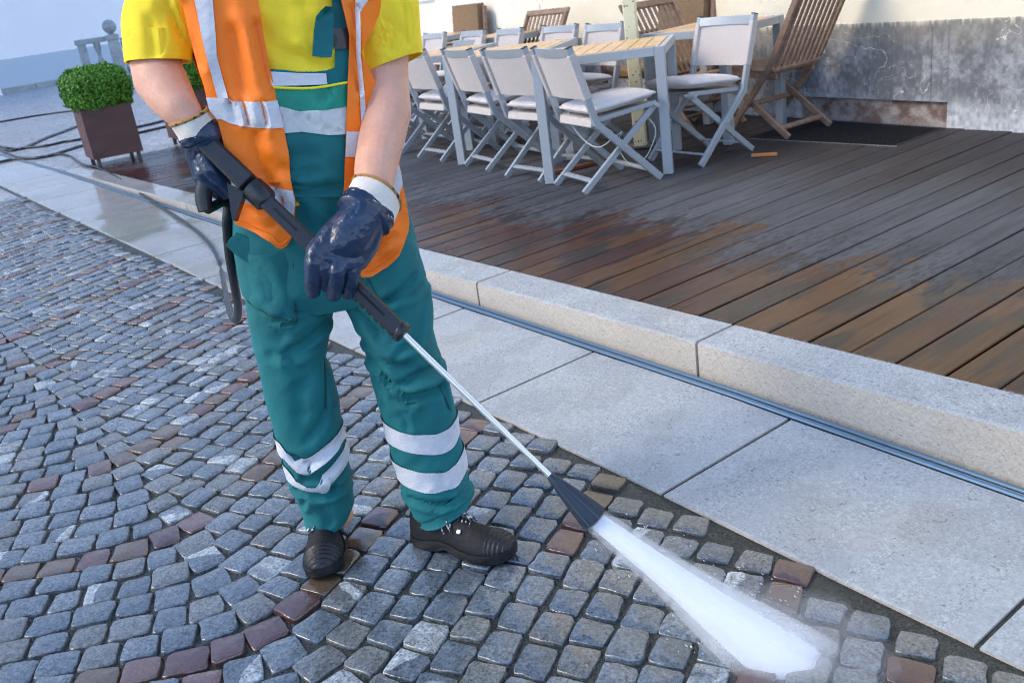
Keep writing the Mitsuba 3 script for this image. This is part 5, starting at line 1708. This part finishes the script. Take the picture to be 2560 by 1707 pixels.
for lab, pl in (('black hose curving on the paving behind the planter, uppermost of the loose loops', [[-16.6216,2.3244,0.012],[-14.6591,2.3094,0.012],[-14.1843,2.3173,0.012],[-13.7141,2.3547,0.012],[-13.7061,2.4315,0.012],[-14.5173,2.8806,0.012],[-15.0744,3.2557,0.012],[-15.6081,3.6186,0.012],[-15.7927,3.9078,0.012]]),
                ('black hose passing behind the planter just below the upper loop', [[-17.6464,2.4904,0.012],[-14.5591,2.3064,0.012],[-13.9357,2.2507,0.012],[-13.6441,2.2731,0.012],[-13.694,2.4094,0.012],[-13.3924,2.6301,0.012],[-13.4538,2.8684,0.012],[-13.3596,3.0683,0.012],[-13.6502,3.654,0.012],[-13.482,3.8494,0.012],[-13.675,4.3344,0.012]]),
                ('black hose running left from the planter foot along the slab edge', [[-12.4868,1.6547,0.012],[-12.4826,1.9127,0.012],[-12.4517,2.074,0.012],[-12.1172,2.231,0.012],[-12.0755,2.3949,0.012],[-12.2348,2.577,0.012],[-12.4765,2.8667,0.012],[-12.7121,3.3293,0.012],[-12.659,3.5686,0.012],[-12.7617,4.0235,0.012]]),
                ('thin black hose farthest away, lying beside the planter shrub', [[-19.8431,2.7124,0.012],[-19.9127,3.2669,0.012],[-19.8478,3.9017,0.012],[-19.4476,4.3881,0.012],[-18.9573,4.7589,0.012]])):
    k = thing('loose_hose', lab, 'hose', HG)
    mb = MB()
    tube(mb, pl, 0.016, 8, 80)
    put(k, mb, 'm_hose', smooth=True)

# ================================================================== planters with box shrubs
prin('m_corten', proc(f_corten), 0.55)
prin('m_soil', (0.03, 0.022, 0.015), 0.9)
scene['m_leaf'] = {'type': 'twosided', 'bsdf': {'type': 'principled', 'base_color': proc(lambda p, n, uv: mix((0.022, 0.105, 0.010), (0.115, 0.31, 0.022), 0.75 * uv.x + 0.25 * noise(p.x * 9, p.y * 9, p.z * 9))), 'roughness': 0.5, 'specular': 0.4}}
PE = nrm((0.093, 0.992, 0))
PD = V(-PE[1], PE[0], 0)


def planter(fl, label, seed):
    t = thing('planter', label, 'planter', 'rust brown planters with clipped shrubs')
    fl = V(*fl, 0.0)
    w, h0, h1, tp = 0.48, 0.085, 0.57, 0.0
    c = fl + PE * w / 2 + PD * w / 2
    mb = MB()
    for k in range(4):
        a = [(-1, -1), (1, -1), (1, 1), (-1, 1)][k]
        b = [(-1, -1), (1, -1), (1, 1), (-1, 1)][(k + 1) % 4]
        q = [c + PE * s[0] * w / 2 + PD * s[1] * w / 2 for s in (a, b)]
        i_ = [c + PE * s[0] * (w / 2 - .012) + PD * s[1] * (w / 2 - .012) for s in (a, b)]
        z = V(0, 0, 1)
        v = [q[0] + z * h0, q[1] + z * h0, q[1] + z * h1, q[0] + z * h1, i_[0] + z * h0, i_[1] + z * h0, i_[1] + z * h1, i_[0] + z * h1]
        mb.add(v, [[0, 1, 2], [0, 2, 3], [4, 6, 5], [4, 7, 6], [3, 2, 6], [3, 6, 7], [0, 5, 1], [0, 4, 5]])
    put('box', mb, 'm_corten', t)
    mb = MB()
    q = [c + PE * a * (w / 2 - .01) + PD * b * (w / 2 - .01) + V(0, 0, h1 - 0.05) for a, b in ((-1, -1), (1, -1), (1, 1), (-1, 1))]
    mb.add(q, [[0, 1, 2], [0, 2, 3]])
    put('soil', mb, 'm_soil', t)
    for a, b in ((-1, -1), (1, -1), (1, 1), (-1, 1)):
        mb = MB()
        p = c + PE * a * (w / 2 - .045) + PD * b * (w / 2 - .045)
        bar(mb, p + V(0, 0, 0.001), p + V(0, 0, h0), 0.035, 0.035, PE)
        put('leg', mb, 'm_darkmetal', t)
    # shrub: leaf clumps through the crown
    s = thing('box_shrub', label.replace('rust brown planter', 'bushy rounded green shrub').replace('square ', ''), 'shrub', 'clipped shrubs in the planters')
    rg = np.random.RandomState(seed)
    N = 15000
    d = rg.normal(size=(N, 3))
    d /= np.linalg.norm(d, axis=1, keepdims=True)
    rad = rg.uniform(0.55, 1.0, N) ** 0.45
    lump = 0.84 + 0.34 * meshkit.fbm(d * 3.1 + seed, 3) + 0.10 * meshkit.noise(d * 9 + seed)
    q = np.abs(d) ** 3.0
    boxy = 1 / (q.sum(1)) ** (1 / 3.0)
    P = d * (rad * lump * boxy)[:, None] * [0.305, 0.305, 0.215]
    o = c + V(0, 0, h1 + 0.165)
    P = P[P[:, 2] > -0.19] + o
    n_ = len(P)
    nrm_ = (P - o) / np.linalg.norm(P - o, axis=1, keepdims=True) + rg.normal(size=(n_, 3)) * 0.65
    nrm_ /= np.linalg.norm(nrm_, axis=1, keepdims=True)
    up = rg.normal(size=(n_, 3)) + [0, 0, 0.9]
    x = np.cross(up, nrm_)
    x /= np.linalg.norm(x, axis=1, keepdims=True)
    y = np.cross(nrm_, x)
    sz = rg.uniform(0.010, 0.020, (n_, 1))
    v = np.stack([P - y * sz, P + x * sz * .6, P + y * sz, P - x * sz * .6], 1).reshape(-1, 3)
    f = tri(np.arange(4 * n_).reshape(-1, 4))
    depth = np.linalg.norm((P - o) / [0.305, 0.305, 0.215], axis=1)
    col = np.clip(0.5 + 0.35 * rg.normal(size=n_) + 0.35 * (meshkit.fbm(P * 12, 2) - 0.5) * 2, 0, 1)
    uv = np.repeat(np.stack([col, col], 1), 4, 0)
    put('crown', (v, f), 'm_leaf', s, uv=uv, smooth=False)
    mb = MB()
    tube(mb, [c + V(0, 0, h1 - .06), c + V(0.01, 0, h1 + 0.1), c + V(0, 0.01, h1 + .3)], 0.02, 8)
    for k in range(7):
        a = k * 0.9 + seed
        tube(mb, [c + V(0, 0, h1 + .02), c + V(math.cos(a) * .1, math.sin(a) * .1, h1 + .14), c + V(math.cos(a) * .2, math.sin(a) * .2, h1 + .27)], 0.007, 6)
    put('stems', mb, 'm_soil', s)


planter((-9.99, 2.355), 'square rust brown planter standing at the corner of the deck', 3)
planter((-10.20, 3.30), 'square rust brown planter half hidden behind the bent forearm', 9)

# ================================================================== balustrade across the square
thing('stone_balustrade', 'weathered grey stone balustrade with a ball on its pier in front of the white building', 'balustrade')
BX, BZ = V(-28.2, 8.02, 0), V(0, 0, 1)
BR, BK = nrm((0.27, 0.96, 0)), nrm((-0.96, 0.27, 0))


def bb(mb, r0, r1, k0, k1, z0, z1, c=0.01):
    v, f = cbox(r1 - r0, k1 - k0, z1 - z0, c)
    B = np.stack([BR, BK, BZ], 1)
    return mb.add(v @ B.T + BX + BR * (r0 + r1) / 2 + BK * (k0 + k1) / 2 + BZ * (z0 + z1) / 2, f)


def lathe(mb, o, prof, n=20):
    rings = [[o + V(r * math.cos(i * 2 * np.pi / n), r * math.sin(i * 2 * np.pi / n), z) for i in range(n)] for r, z in prof]
    return mb.add(*stitch(rings))


mb = MB()
bb(mb, -0.20, 0.20, -0.20, 0.20, 0.0, 0.16)
bb(mb, -0.15, 0.15, -0.15, 0.15, 0.16, 1.12)
bb(mb, -0.18, 0.18, -0.18, 0.18, 1.12, 1.26)
put('pier', mb, 'm_stone', 'stone_balustrade', smooth=25)
mb = MB()
lathe(mb, BX, [(0.02, 1.26), (0.10, 1.265), (0.06, 1.29)] + [(0.185 * math.sin(a), 1.47 - 0.185 * math.cos(a)) for a in np.linspace(0.35, np.pi - 0.02, 18)])
put('ball', mb, 'm_stone', 'stone_balustrade', smooth=50)
mb = MB()
bb(mb, -0.98, -0.181, -0.10, 0.10, 1.10, 1.24)
put('top_rail', mb, 'm_stone', 'stone_balustrade', smooth=25)
mb = MB()
bb(mb, -1.05, 0.55, -0.16, 0.16, 0.0, 0.20)
put('base_course', mb, 'm_stone', 'stone_balustrade', smooth=25)
mb = MB()
bb(mb, -0.94, -0.72, -0.08, 0.08, 0.20, 1.10)
put('end_post', mb, 'm_stone', 'stone_balustrade', smooth=25)
mb = MB()
lathe(mb, BX - BR * 0.44, [(.09, .2), (.09, .26), (.06, .30), (.10, .42), (.115, .50), (.09, .60), (.05, .72), (.045, .80), (.075, .92), (.09, 1.0), (.09, 1.10)])
put('baluster', mb, 'm_stone', 'stone_balustrade', smooth=50)
thing('iron_railing', 'thin dark iron railing running right from the stone pier', 'railing')
for nm, z in (('top_bar', 1.12), ('bottom_bar', 0.28)):
    mb = MB()
    bar(mb, BX + BR * 0.185 + BZ * z, BX + BR * 3.4 + BZ * z, 0.03, 0.03, BZ)
    put(nm, mb, 'm_darkmetal', 'iron_railing')
for i in range(16):
    mb = MB()
    r = 0.20 + i * 0.2
    bar(mb, BX + BR * r + BZ * (0.02 if i % 8 == 0 else 0.297), BX + BR * r + BZ * 1.104, 0.028 if i % 8 == 0 else 0.012, 0.028 if i % 8 == 0 else 0.012, BR)
    put('bar', mb, 'm_darkmetal', 'iron_railing')
